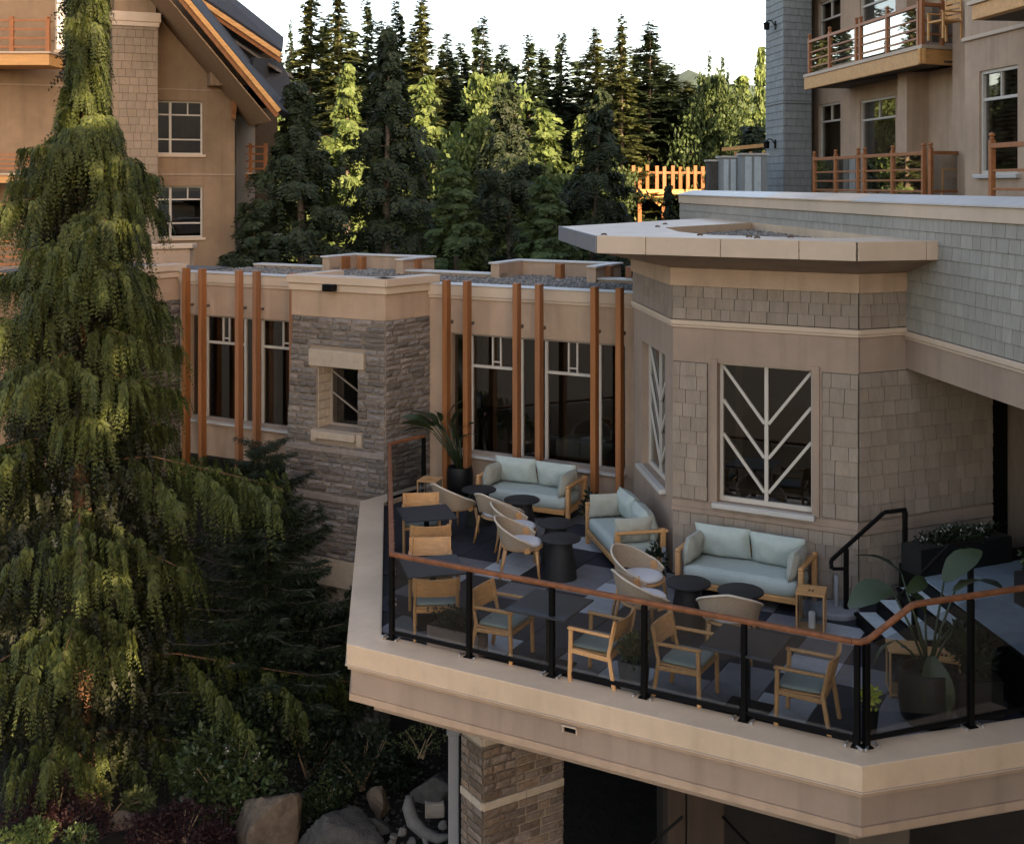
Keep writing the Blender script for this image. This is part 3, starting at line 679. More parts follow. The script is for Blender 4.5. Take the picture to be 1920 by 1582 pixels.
# back parapet, roof and fins beyond
DB = -2.55
for a, b in ((-.2,2.1),(3.9,6.5),(8.5,LC+.6)): mb = MB(); fC.box(mb, a, b, 3.30, 3.74, DB-.25, DB); mb.build('back_parapet', M['stucco'], corr)
for a, b in ((-.2,2.1),(3.9,6.5),(8.5,LC+.6)): mb = MB(); fC.box(mb, a, b, 3.742, 3.78, DB-.29, DB+.04, .006); mb.build('back_coping', M['flash'], corr)
for (a, b) in ((2.1,3.9),(6.5,8.5)):   # roof bumps of the towers on the far side
    mb = MB(); fC.box(mb, a, b, 3.30, 3.98, DB-1.15, DB-.95); fC.box(mb, a-.2, a, 3.30, 3.98, DB-1.15, DB+.1); fC.box(mb, b, b+.2, 3.30, 3.98, DB-1.15, DB+.1); mb.build('tower_parapet', M['stucco'], corr)
for (a, b) in ((2.1,3.9),(6.5,8.5)):
    mb = MB(); fC.box(mb, a-.001, b+.001, 3.982, 4.02, DB-1.19, DB-.91, .006); fC.box(mb, a-.24, a-.003, 3.982, 4.02, DB-1.19, DB+.14, .006); fC.box(mb, b+.003, b+.24, 3.982, 4.02, DB-1.19, DB+.14, .006); mb.build('tower_coping', M['flash'], corr)
roof = [fC.P(-.2,0,-.25).xy, fC.P(LC+.6,0,-.25).xy, fC.P(LC+.6,0,DB-.9).xy, fC.P(-.2,0,DB-.9).xy]
MB().prism(roof, 3.30, 3.69).build('roof_bed', M['roof_bed'], corr)
pebbles('gravel', corr, in_poly(roof), 7500, 3.685, .02, .055, M['gravel'])
for px in (648,678,750,782,1050,1142,1182):
    u = fC.u_at(px, DB-.45); m = MB(); fC.box(m, u-.07, u+.07, 2.4, 4.0, DB-.55, DB-.35, .008); m.build('timber_fin', M['timber'], corr)
# interior
mb = MB(); fC.box(mb, 0, LC, .0, .1, DB, -.25); mb.build('room_floor', M['room_floor'], corr)
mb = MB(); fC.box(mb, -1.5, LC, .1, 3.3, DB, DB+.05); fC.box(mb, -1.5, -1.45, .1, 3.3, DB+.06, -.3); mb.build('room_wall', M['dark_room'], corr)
mb = MB(); fC.box(mb, uC(905,-1.9), uC(965,-1.9), 1.15, 2.7, -1.95, -1.9); mb.build('room_panel', M['room_panel'], corr)
mb = MB(); fC.box(mb, uC(1040,-1.2), uC(1120,-1.2), .45, .8, -1.9, -1.2, .05); mb.build('room_bench', M['sofa_beige'], corr)
mb = MB(); fC.box(mb, uC(470,-1.6), uC(520,-1.6), .1, 2.4, -1.7, -1.6); mb.build('room_panel', M['room_panel'], corr)

# ---- stone towers
def stone_rows(face, u0f, u1f, z0, z1, holes=(), rh=.105, wmin=.2, wmax=.5):
    out = []; z = z0
    while z < z1 - .03:
        h = random.choice((.09,.10,.11,.12,.13)); 
        if z1 - z - h < .05: h = z1 - z
        out += [(a, b, z, z+h, f, d, t) for (a, b, _p, _q, f, d, t) in rows_of(face, u0f(z), u1f(z), z, z+h, h*1.01, wmin, wmax, .0, .045, holes)]
        z += h
    return out
C1 = V2(-2.31,21.39); A1 = V2(-4.18,22.42)
tower = thing('stone_tower', 'battered grey stone tower with small deep window between the glazed bays', 'tower', (-3.0,22.2,-1.9))
fT, fTG = Face(A1, U_F), Face(C1, U_G); LT = (C1-A1).length; LTG = 1.16
bat = lambda z: -.062*(3.15-z)
hT = (fT.u_at(594), fT.u_at(671), 1.05, 2.10)
hT = (hT[0], hT[1], fT.z_at(.9, 806), fT.z_at(.9, 688))
mb = MB(); fT.wall(mb, 0, LT, -1.35, 3.15, -.5, -.012, [hT]); fTG.box(mb, .01, LTG, -1.35, 3.15, -.5, -.012)
mb.hexa([fT.P(bat(-1.35),-1.35,-.5), fT.P(0,-1.35,-.5), fT.P(0,-1.35,-.012), fT.P(bat(-1.35),-1.35,-.012), fT.P(-.002,3.14,-.5), fT.P(0,3.14,-.5), fT.P(0,3.14,-.012), fT.P(-.002,3.14,-.012)])
mb.build('mortar_core', M['mortar'], tower)
pcs = stone_rows(fT, bat, lambda z: LT, -1.35, 3.15, [(hT[0]-.16, hT[1]+.18, hT[3], hT[3]+.33), (hT[0]-.12, hT[1]+.12, hT[2]-.30, hT[2]), hT]) + stone_rows(fTG, lambda z: .0, lambda z: LTG, -1.35, 3.15)
emit(tower, 'stone', pcs, STONES, M['stone'])
fRv = Face(fT.P(hT[0],0,-.5).xy, Vector((-fT.N.x,-fT.N.y))*-1.0)
rv = Face(fT.P(hT[0],0,-.48).xy, fT.N, N=fT.U)   # left reveal faces +U
m = MB(); fT.box(m, hT[0]-.01, hT[0]+.0, hT[2], hT[3], -.46, -.014); m.build('window_reveal', M['limestone'], tower)
for k in range(7):
    z0 = hT[2] + (hT[3]-hT[2])*k/7; z1 = hT[2] + (hT[3]-hT[2])*(k+1)/7; off = .17 if k % 2 else .28
    for a, b in ((-.45, -.45+off), (-.45+off, -.02)):
        m = MB(); fT.box(m, hT[0]+.001, hT[0]+.022, z0+.006, z1-.006, a+.004, b-.004, .006); m.build('reveal_stone', M['limestone'], tower)
m = MB(); fT.box(m, hT[0]-.15, hT[1]+.17, hT[3]+.005, hT[3]+.32, -.3, .07, .012); m.build('lintel', M['limestone'], tower)
m = MB(); fT.box(m, hT[0]+.01, hT[1]-.01, hT[2]-.16, hT[2]-.02, -.45, .12, .012); m.build('sill', M['limestone'], tower)
m = MB(); fT.box(m, hT[0]-.11, hT[0]+.006, hT[2]-.24, hT[2]-.02, -.02, .055, .01); m.build('sill_block', M['limestone'], tower)
m = MB(); fT.box(m, hT[1]-.006, hT[1]+.11, hT[2]-.24, hT[2]-.02, -.02, .055, .01); m.build('sill_block', M['limestone'], tower)
m = MB(); fT.box(m, hT[0]+.02, hT[1], hT[2], hT[2]+.05, -.44, -.40); fT.box(m, hT[0]+.02, hT[0]+.06, hT[2]+.05, hT[3], -.44, -.40); fT.box(m, hT[1]-.04, hT[1], hT[2]+.05, hT[3], -.44, -.40); wf = m.build('window_frame', M['win_frame_dark'], tower)
m = MB(); fT.box(m, hT[0]+.05, hT[1]-.03, hT[2]+.04, hT[3], -.425, -.42); m.build('pane', M['win_glass'], wf)
for k in range(2):
    a = fT.P(hT[0]+.07, hT[3]-.15-.4*k, -.40); b = fT.P(hT[1]-.12, hT[3]-.58-.4*k, -.40); MB().bar(a, b, .02, .03, up=Vector((0,0,1))).build('glazing_bar', M['win_frame_dark'], wf)
m = MB(); fT.box(m, hT[1]-.13, hT[1]-.10, hT[2]+.05, hT[3], -.43, -.39); m.build('glazing_bar', M['win_frame_dark'], wf)
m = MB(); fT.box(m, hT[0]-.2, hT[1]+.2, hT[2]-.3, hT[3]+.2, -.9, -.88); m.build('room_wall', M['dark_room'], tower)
mb = MB(); fT.box(mb, -.03, LT+.0, 3.155, 3.63, -1.3, .01); fTG.box(mb, .0, LTG+.1, 3.155, 3.63, -.6, .01); mb.build('stucco_cap', M['stucco'], tower)
mb = MB(); fT.box(mb, -.07, LT+.03, 3.635, 3.77, -.25, .05, .008); fTG.box(mb, -.02, LTG+.2, 3.635, 3.77, -.25, .05, .008)
fT.box(mb, -.10, LT+.06, 3.773, 3.92, -.30, .09, .008); fTG.box(mb, -.05, LTG+.2, 3.773, 3.92, -.30, .09, .008); fT.box(mb, -.10, .15, 3.773, 3.92, -1.4, -.305, .008); mb.build('cornice', M['trim'], tower)
m = MB(); fT.box(m, bat(-1.35)-.04, LT+.03, -1.87, -1.355, -.5, .035, .01); fTG.box(m, 0, LTG, -1.87, -1.355, -.5, .035); m.build('plinth', M['limestone'], tower)
m = MB(); fT.box(m, .35, LT-.25, -4.6, -1.875, -.5, -.15); m.build('footing', M['stone'], tower)
for z, h in ((.62,.11),(-.28,.12)):
    m = MB(); fT.box(m, bat(z)-.01, LT+.01, z, z+h, .02, .052, .008); m.build('stone_band', M['stone_band'], tower)
fl = thing('flood_light', 'small black flood lamp on the stone tower cornice', 'lamp', tuple(fT.P(fT.u_at(630),3.73,.1)))
q = fT.P(fT.u_at(630, .15),3.73,.0)
MB().cbox(fT.P(fT.u_at(630)-.13,3.66,.13), Vector((U_F.x,U_F.y,0))*.26, Vector((fT.N.x,fT.N.y,0))*.14, Vector((0,0,.13)), .015).build('lamp_head', M['black_metal'], fl)
MB().cbox(fT.P(fT.u_at(630)-.03,3.70,.052), Vector((U_F.x,U_F.y,0))*.06, Vector((fT.N.x,fT.N.y,0))*.075, Vector((0,0,.06)), .006).build('bracket', M['black_metal'], fl)
# second tower, further left behind the cedar
A2 = V2(-8.08,24.35)
tower2 = thing('stone_tower', 'stone walled tower with tan stucco top half hidden behind the big cedar', 'tower', (-8.6,25,-1.9))
fU, fUG = Face(A2 - U_F*2.2, U_F), Face(A2, U_G)
mb = MB(); fU.box(mb, 0, 2.2, -2.2, 3.15, -.5, -.012); fUG.box(mb, .01, 1.37, -2.2, 3.15, -.5, -.012); mb.build('mortar_core', M['mortar'], tower2)
emit(tower2, 'stone', stone_rows(fU, lambda z: 0, lambda z: 2.2, -2.0, 3.15) + stone_rows(fUG, lambda z: 0, lambda z: 1.37, -2.0, 3.15), STONES, M['stone'], 240)
mb = MB(); fU.box(mb, 0, 2.2, 3.155, 3.63, -1.3, .01); fUG.box(mb, .0, 1.4, 3.155, 3.63, -.6, .01); mb.build('stucco_cap', M['stucco'], tower2)
mb = MB(); fU.box(mb, -.05, 2.23, 3.635, 3.77, -.25, .05, .008); fUG.box(mb, -.02, 1.45, 3.635, 3.77, -.25, .05, .008); fU.box(mb, -.05, 2.26, 3.773, 3.92, -.30, .09, .008); fUG.box(mb, -.05, 1.5, 3.773, 3.92, -.30, .09, .008); mb.build('cornice', M['trim'], tower2)
mb = MB(); mb.prism([fU.P(-2,0,-.2).xy, fU.P(2.2,0,-.2).xy, fUG.P(1.4,0,-.2).xy, fU.P(2.0,0,-3.5).xy, fU.P(-2,0,-3.5).xy], 3.64, 3.70); mb.build('roof_bed', M['roof_bed'], tower2)

# lower storey below the corridor and terrace
lower = thing('lower_storey', 'dark shaded lower storey wall below the terrace and corridor', 'building', (0,21,-4.5))
mb = MB(); fC.box(mb, -3.5, LC+8, -4.7, -.13, -.9, -.7); mb.build('wall', M['undercroft_shade'], lower)
mb = MB(); fC.box(mb, -.05, 3.4, -.20, -.125, -.9, .0); mb.build('soffit', M['undercroft_shade'], lower)
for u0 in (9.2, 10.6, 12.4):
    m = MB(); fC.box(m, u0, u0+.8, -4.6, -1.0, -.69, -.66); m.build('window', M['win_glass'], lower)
mb = MB(); m0 = V2(5.2,15.3); fM = Face(V2(2.0,16.2), U_F); fM.box(mb, 0, 9, -4.7, -.88, -.3, 0); mb.build('inner_wall', M['undercroft_shade'], lower)

# brick column under the terrace
colm = thing('brick_column', 'brown brick column with pale stone bands carrying the terrace edge', 'column', (-.1,15.1,-4.6))
K = at(905, 1480, 14.55).xy; uk1 = Vector((math.sin(math.radians(58)), math.cos(math.radians(58)))); uk0 = Vector((math.sin(math.radians(32)), -math.cos(math.radians(32))))
fK1 = Face(K, uk1); w1 = fK1.u_at(1057); fK0 = Face(K, uk0); u0k = fK0.u_at(865); fK0 = Face(K + uk0*u0k, uk0); w0 = -u0k
mb = MB(); fK1.box(mb, .01, w1-.01, -4.6, -.87, -max(.5,w0), -.01); fK0.box(mb, 0.01, w0-.01, -4.6, -.87, -.5, -.01); mb.build('mortar_core', M['mortar'], colm)
bands = [(-1.33,-1.22), (-2.13,-2.02)]; pcs = []
for f, w in ((fK1, w1), (fK0, w0)):
    z = -4.5
    while z < -.89:
        b = next((q for q in bands if abs(q[0]-z) < .06), None)
        if b: z = b[1]; continue
        h = .108; nb = min([q[0] for q in bands if q[0] > z] + [-.88]); h = min(h, nb - z) if nb - z < .16 else h
        pcs += rows_of(f, 0, w, z, z+h, h, .16, .34, .0, .022); z += h
BR = [unit_stone(50+k, .045, .10).mesh('brick', M['brick']) for k in range(4)]
emit(colm, 'brick', pcs, BR, M['brick'])
for (a, b) in bands:
    for f, w in ((fK1, w1), (fK0, w0)):
        us = [0, w*.52, w] if w > .5 else [0, w]
        for x, y in zip(us, us[1:]): m = MB(); f.box(m, x+.004, y-.004, a+.004, b-.004, -.01, .022, .006); m.build('band_stone', M['limestone'], colm)
gp = thing('concrete_post', 'grey square concrete post left of the brick column', 'post', tuple(at(850,1560,15.2)))
m = MB(); pq = at(851,1480,15.3); m.cbox((pq.x-.07,pq.y-.07,-4.6),(.14,0,0),(0,.14,0),(0,0,3.1),.01); m.build('shaft', M['slate_flash'], gp)
m = MB(); m.cbox((pq.x-.09,pq.y-.09,-1.5),(.18,0,0),(0,.18,0),(0,0,.08),.01); m.build('cap', M['slate_flash'], gp)
m = MB(); m.cbox((pq.x-.06,pq.y-.06,-1.42),(.12,0,0),(0,.12,0),(0,0,.58),.01); m.build('neck', M['slate_flash'], gp)
tp = thing('timber_pier', 'dark brown timber pier under the terrace right of the brick column', 'column', tuple(at(1315,1582,13.9).xy)+(-4.6,))
pq = at(1312,1550,14.0); m = MB(); m.cbox((pq.x-.38,pq.y,-4.6),(.22,0,0),(0,.5,0),(0,0,3.75),.02); m.build('plank', M['pier_wood'], tp)
m = MB(); m.cbox((pq.x-.15,pq.y-.03,-4.6),(.45,0,0),(0,.5,0),(0,0,3.75),.02); m.build('plank', M['pier_wood'], tp)
for a, b in (((1280,1530),(1200,1600)), ((1355,1530),(1430,1610))):
    MB().tube([at(*a,13.7), at(*b,13.7)], .018, 8).build('brace_rod', M['black_metal'], tp)
m = MB(); fq2 = at(1650,1575,13.4); m.cbox((fq2.x-.35,fq2.y,-4.6),(.7,0,0),(0,.6,0),(0,0,3.72),.02)
tp2 = thing('stucco_pier', 'tan pier below the front corner of the terrace', 'column', (fq2.x,fq2.y,-4.6)); m.build('shaft', M['soffit'], tp2)
m = MB(); m.cbox((fq2.x-.42,fq2.y-.07,-1.1),(.84,0,0),(0,.74,0),(0,0,.22),.02); m.build('capital', M['soffit_wood'], tp2)
# ================================================================== far right hotel block
rb = thing('hotel_block', 'tall hotel block with grey shingled corner and timber balconies', 'building', (12,30,5.3))
NL = Vector((-0.9945,-0.105)); DL = -U_L
fP = Face(V2(13-.11*40, 40), Vector((.11,-1)))          # balcony line, far to near
fW = Face(V2(14.4-.11*40, 40), Vector((.11,-1)))        # recessed wall
fQ = Face(V2(12.2-.11*24.6, 24.6), Vector((.11,-1)))    # nearer projecting wall
Kt = V2(8.81,38.0); fTl = Face(Kt + Vector((-.11,1)).normalized()*1.77, Vector((.11,-1))); fTr = Face(Kt, U_R)
k1_ = Kt + U_R*1.08; k0_ = fTl.P(0,0,0).xy
MB().prism([k0_, Kt, k1_, k1_ + V2(-.1,1.2), k0_ + V2(2.0,.6)], 5.3, 15.0).build('corner_tower', M['shingle_back'], rb)
ST = shingle_meshes(M['shingle_tower'])
emit(rb, 'shingle', rows_of(fTl, 0, 1.77, 5.35, 8.25, .235, .14, .36, .002, .03) + rows_of(fTl, 0, 1.77, 8.35, 13.2, .235, .14, .36, .002, .03) + rows_of(fTr, 0, 1.08, 5.35, 8.25, .235, .16, .36, .002, .03) + rows_of(fTr, 0, 1.08, 8.35, 13.2, .235, .16, .36, .002, .03), ST, M['shingle_tower'])
mb = MB(); fTl.box(mb, 0, 1.78, 8.26, 8.34, .003, .045, .01); fTr.box(mb, 0, 1.08, 8.26, 8.34, .003, .045, .01); mb.build('string_course', M['shingle_tower'], rb)
mb = MB(); fTl.box(mb, -.25, -.003, 5.3, 15.0, -.6, -.1); mb.build('corner_post', M['trim'], rb)
uW = lambda px: fW.u_at(px)
hA = (uW(1535), uW(1576), 6.35, 8.25); hD = (uW(1612), uW(1679), 5.45, 8.15); hA2 = (uW(1535), uW(1576), 9.6, 11.6); hD2 = (uW(1612), uW(1679), 9.1, 11.5)
mb = MB(); fW.wall(mb, -1.0, 19.0, 5.3, 12.1, -.3, 0, [hA, hD, hA2, hD2]); mb.build('wall', M['stucco'], rb)
def rb_window(f, h, parent, two=True, tr=.30, frame=None, dd=-.1):
    u0, u1, z0, z1 = h; frame = frame or M['win_frame']; fw = .07
    m = MB(); f.box(m, u0, u0+fw, z0, z1, dd-.06, dd+.05); f.box(m, u1-fw, u1, z0, z1, dd-.06, dd+.05); f.box(m, u0+fw, u1-fw, z1-fw, z1, dd-.06, dd+.05); f.box(m, u0+fw, u1-fw, z0, z0+fw, dd-.06, dd+.05)
    w = m.build('window_frame', frame, parent); zt = z1 - (z1-z0)*tr
    m = MB(); f.box(m, u0+fw, u1-fw, zt-.03, zt+.03, dd-.05, dd+.04); m.build('transom', frame, w)
    if two: um = (u0+u1)/2; m = MB(); f.box(m, um-.02, um+.02, zt+.03, z1-fw, dd-.04, dd+.03); m.build('mullion', frame, w)
    m = MB(); f.box(m, u0+fw*.6, u1-fw*.6, z0+fw*.6, z1-fw*.6, dd-.03, dd-.01); m.build('pane', M['win_glass'], w)
    m = MB(); f.box(m, u0-1.2, u1+1.2, z0-.2, z1+.6, dd-.9, dd-.85); m.build('room_wall', M['dark_room'], w)
    return w
for h in (hA, hA2): rb_window(fW, h, rb)
for h in (hD, hD2): rb_window(fW, h, rb, tr=.22)
# pilasters beside the recess
for px0, px1, z0, z1 in ((1683,1700,5.3,12.1),(1786,1816,5.3,12.1)):
    m = MB(); fW.box(m, fW.u_at(px0, .6), fW.u_at(px1, .6), z0, z1, .001, .6); m.build('pilaster', M['stucco'], rb)
hQ = (fQ.u_at(1836), fQ.u_at(1908), 5.85, 7.95)
mb = MB(); fQ.wall(mb, 0.0, 12.5, 5.3, 12.1, -.3, 0, [hQ]); mb.box(fQ.P(0,5.3,-.301), Vector((-fQ.N.x,-fQ.N.y,0))*2.2, Vector((fQ.U.x,fQ.U.y,0))*.3, Vector((0,0,6.8))); mb.build('wall', M['stucco'], rb)
wq = rb_window(fQ, hQ, rb, tr=.28); 
for k in range(22): m = MB(); z = 5.95 + k*.088; fQ.box(m, hQ[0]+.12, hQ[1]-.12, z, z+.05, -.28, -.24); m.build('blind_slat', M['bark'], wq)
m = MB(); fQ.box(m, hQ[0]-.1, hQ[1]+.1, 5.76, 5.845, -.1, .10, .01); m.build('sill', M['flash'], wq)
m = MB(); fQ.box(m, -.05, 12.5, 8.62, 8.70, .003, .06, .01); m.build('string_course', M['trim'], rb)
# roof and body
mb = MB(); mb.prism([fW.P(-3,0,-.3).xy, fW.P(31,0,-.3).xy, fW.P(31,0,-14).xy, fW.P(-3,0,-14).xy], -4.6, 12.1); mb.build('body', M['stucco'], rb)
mb = MB(); mb.prism([fW.P(-1,0,.3).xy, fW.P(31,0,2.4).xy, fW.P(31,0,-15).xy, fW.P(-1,0,-15).xy], 12.15, 12.5); mb.build('roof', M['roof_dark'], rb)
# upper balcony
ub = thing('balcony', 'upper timber balcony with glass panels on the right hotel block', 'balcony', tuple(fP.P(8,8.5,0)), group='balconies on the right hotel block')
u0b, u1b = fP.u_at(1506), fP.u_at(1728); pc = fP.P(u1b,0,0).xy; pd = pc + U_R*1.55; pe = fW.P(fW.u_at(1816,0),0,0).xy
MB().prism([fP.P(u0b,0,0).xy, pc, pd, fW.P(u1b+1.5,0,0).xy, fW.P(u0b,0,0).xy], 8.93, 9.02).build('deck', M['trim'], ub)
m = MB(); fP.box(m, u0b, u1b, 8.55, 8.925, -.12, -.03, .01); m.build('fascia_beam', M['timber_light'], ub)
fpd = Face(pc, pd-pc); m = MB(); fpd.box(m, -.02, 1.55, 8.55, 8.925, -.12, -.03, .01); m.build('fascia_beam', M['timber_light'], ub)
MB().prism([fP.P(u0b,0,-.1).xy, pc - V2(-.1,-.1), pd, fW.P(u1b+1.5,0,0).xy, fW.P(u0b,0,0).xy], 8.60, 8.66).build('soffit', M['soffit'], ub)
def timber_rail(f, us, z0, heights, parent, d=-.12, glass=True, ball=True, posth=.16):
    top = max(heights)
    for u in us:
        m = MB(); f.box(m, u-.05, u+.05, z0, top+.10, d-.05, d+.05, .008); p = m.build('post', M['balcony_wood'], parent)
        if ball: c = f.P(u, 0, d); MB().lathe([(.03,0),(.05,.02),(.035,.05),(.06,.085),(.05,.12),(.01,.14)], 10, (c.x,c.y,top+.10)).build('finial', M['balcony_wood'], p)
    for a, b in zip(us, us[1:]):
        if b - a < .25: continue
        for k, h in enumerate(heights):
            th = .055 if h == top else .03
            m = MB(); f.box(m, a+.05, b-.05, h-th, h+th*.6, d-.05 if h == top else d-.02, d+.05 if h == top else d+.02, .006); m.build('rail', M['balcony_wood'], parent)
        if glass: m = MB(); f.box(m, a+.05, b-.05, z0+.08, top-.06, d-.012, d-.004); m.build('glass_panel', M['balcony_glass'], parent)
timber_rail(fP, [fP.u_at(p,-.12) for p in (1518,1556,1606,1614,1664,1723)], 9.02, [9.22,9.45,9.68,10.02], ub)
timber_rail(fpd, [.12, .75, 1.45], 9.02, [9.3,9.62,10.02], ub)
def stub_chair(parent_name, label, p, rz, group):
    t = thing('balcony_chair', label, 'chair', p, rz, group, local=True)
    MB().cb(-.28,.28,-.26,.26,.40,.45,.01).build('seat', M['timber_light'], t); 
    for k in range(4): MB().cb(-.26,.26,-.30+.01*k,-.27+.01*k,.5+.12*k,.59+.12*k,.006).build('slat', M['timber_light'], t)
    for x in (-.26,.26):
        MB().cb(x-.025,x+.025,-.30,-.25,0,.98,.006).build('leg', M['timber_light'], t); MB().cb(x-.025,x+.025,.21,.26,0,.62,.006).build('leg', M['timber_light'], t); MB().cb(x-.035,x+.035,-.28,.28,.62,.65,.006).build('arm', M['timber_light'], t)
stub_chair('c', 'slatted timber chair on the upper hotel balcony', tuple(fW.P(fW.u_at(1770,1.2),9.03,1.2)), 1.9, None)
# lower balcony
lb = thing('balcony', 'lower terracotta stained balcony rail above the shingled upper wall', 'balcony', tuple(fP.P(8,5.35,0)), group='balconies on the right hotel block')
timber_rail(fP, [fP.u_at(p) for p in (1527,1567,1609,1621,1674,1732)], 5.36, [5.48,5.74,6.0,6.40], lb, d=0, glass=True)
pcl = fP.P(fP.u_at(1745),0,0).xy; fpl = Face(pcl, U_R); timber_rail(fpl, [.0, fpl.u_at(1806)], 5.36, [5.48,6.40], lb, d=0)
MB().prism([fP.P(fP.u_at(1520),0,0).xy, pcl, fpl.P(1.6,0,0).xy, fW.P(fW.u_at(1800),0,0).xy, fW.P(fW.u_at(1520),0,0).xy], 5.335, 5.355).build('deck', M['trim'], lb)
stub_chair('c', 'slatted timber chair behind the lower balcony rail, beside the wall corner', tuple(fW.P(fW.u_at(1765,.9),5.36,.9)), 2.0, None)
stub_chair('c', 'slatted timber chair behind the lower balcony rail, in front of the glass door', tuple(fW.P(fW.u_at(1662,.8),5.36,.8)), 1.2, None)
nb = thing('balcony', 'nearest terracotta stained balcony rail at the right edge', 'balcony', tuple(fP.P(18,5.35,1.0)), group='balconies on the right hotel block')
fN = Face(V2(11.2-.11*21.6,21.6), Vector((.11,-1))); timber_rail(fN, [fN.u_at(1860), fN.u_at(1860)+3.2], 5.36, [5.56,5.9,6.36], nb, d=0, glass=False)
tb = thing('balcony', 'topmost timber balcony slab cut by the upper right corner', 'balcony', tuple(fN.P(0,8.6,.4)), group='balconies on the right hotel block')
ut = fN.u_at(1822, .2); m = MB(); fN.box(m, ut, ut+5, 8.70, 8.98, .0, .2, .01); m.build('fascia_beam', M['timber_light'], tb)
m = MB(); fN.box(m, ut-.1, ut+5, 8.985, 9.06, -1.2, .25); m.build('deck', M['trim'], tb); m = MB(); fN.box(m, ut, ut+5, 8.70, 8.75, -1.2, -.01); m.build('soffit', M['soffit'], tb)
timber_rail(fN, [ut+.1, ut+1.4, ut+2.8], 9.06, [9.3,9.6,10.05], tb, d=.1)
# wall lanterns on the corner tower
for k, (py, lb_) in enumerate(((48,'upper black wall lantern on the grey shingled corner'), (270,'lower black wall lantern on the grey shingled corner'))):
    u = fTl.u_at(1456); z = fTl.z_at(u, py); t = thing('wall_lantern', lb_, 'lamp', tuple(fTl.P(u,z,.05)), group='lanterns on the shingled corner')
    MB().cbox(fTl.P(u-.06,z-.14,.034), Vector((fTl.U.x,fTl.U.y,0))*.12, Vector((fTl.N.x,fTl.N.y,0))*.03, Vector((0,0,.28)), .01).build('back_plate', M['black_metal'], t)
    MB().tube([fTl.P(u,z,.06), fTl.P(u,z+.14,.16), fTl.P(u,z+.16,.28), fTl.P(u,z+.08,.34)], .02, 8).build('arm', M['black_metal'], t)
    c = fTl.P(u,z-.16,.34); MB().lathe([(.05,0),(.09,.01),(.10,.2),(.12,.22),(.03,.27)], 12, tuple(c)).build('shade', M['black_metal'], t)
# grey cabinets on the roof terrace and the far timber deck
for k, (px0, px1, py0, Y, lab) in enumerate(((1330,1352,303,37.5,'stone faced low wall at the end of the roof terrace'),(1352,1388,296,37,'grey panelled roof cabinet beside the stone low wall'),(1392,1438,291,36,'grey panelled roof cabinet beside the shingled corner'))):
    a, b = at(px0,py0,Y), at(px1,py0,Y); t = thing('roof_cabinet', lab, 'cabinet', (a.x,a.y,5.3), group='cabinets on the roof terrace')
    h = a.z-5.3; MB().bx(a.x,b.x,Y,Y+.7,5.3,5.3+h).build('body', M['boulder_grey'] if k == 0 else M['shingle_tower'], t); MB().bx(a.x-.05,b.x+.05,Y-.05,Y+.75,5.302+h,5.36+h).build('lid', M['flash'], t)
    if k:
        w = b.x-a.x
        for e in (0,1): MB().cb(a.x+.08+e*w*.38, a.x+.02+w*.36+e*w*.38, Y-.035, Y-.002, 5.34, 5.25+h, .01).build('panel', M['step_tread'], t)
fr_ = thing('garden_fence', 'pale timber rail beyond the roof cabinets', 'fence', tuple(at(1395,280,44).xy)+(5.3,))
MB().cbox(at(1354,284,44), at(1437,276,43)-at(1354,284,44), Vector((0,.1,0)), Vector((0,0,.14)), .01).build('rail', M['timber_light'], fr_)
for px in (1380,1408,1434): q = at(px,284,43.6); MB().bx(q.x-.05,q.x+.05,q.y,q.y+.1,4.5,q.z).build('post', M['timber_light'], fr_)
fd = thing('timber_pavilion', 'sunlit timber deck and rail seen between the trees beyond the roof', 'pavilion', tuple(at(1260,355,62).xy)+(4.5,))
YD = 62
for px in (1188,1200,1214,1232,1246,1262,1276,1290,1304,1318,1330): a = at(px,316,YD); MB().bx(a.x-.09,a.x+.09,YD,YD+.2,5.2,a.z+random.uniform(0,.2)).build('post', M['timber'], fd)
a, b = at(1184,324,YD), at(1336,324,YD); MB().bx(a.x,b.x,YD+.03,YD+.14,a.z-.06,a.z+.06).build('rail', M['timber'], fd)
MB().bx(a.x,b.x,YD-.02,YD+3.4,5.1,5.36).build('deck', M['timber_light'], fd); a2, b2 = at(1190,326,YD), at(1334,326,YD); MB().bx(a2.x,b2.x,YD+3.3,YD+3.4,5.4,6.35).build('screen_wall', M['stucco'], fd)
for p, q in (((1190,362),(1240,358)),((1215,366),(1238,385)),((1200,372),(1250,370))): MB().bar(at(*p,YD-.2), at(*q,YD-.2), .12, .14).build('brace', M['timber_light'], fd)
for px in (1200,1245): a = at(px,356,YD); MB().bx(a.x-.1,a.x+.1,YD+.1,YD+.3,-3,5.1).build('leg', M['timber'], fd)

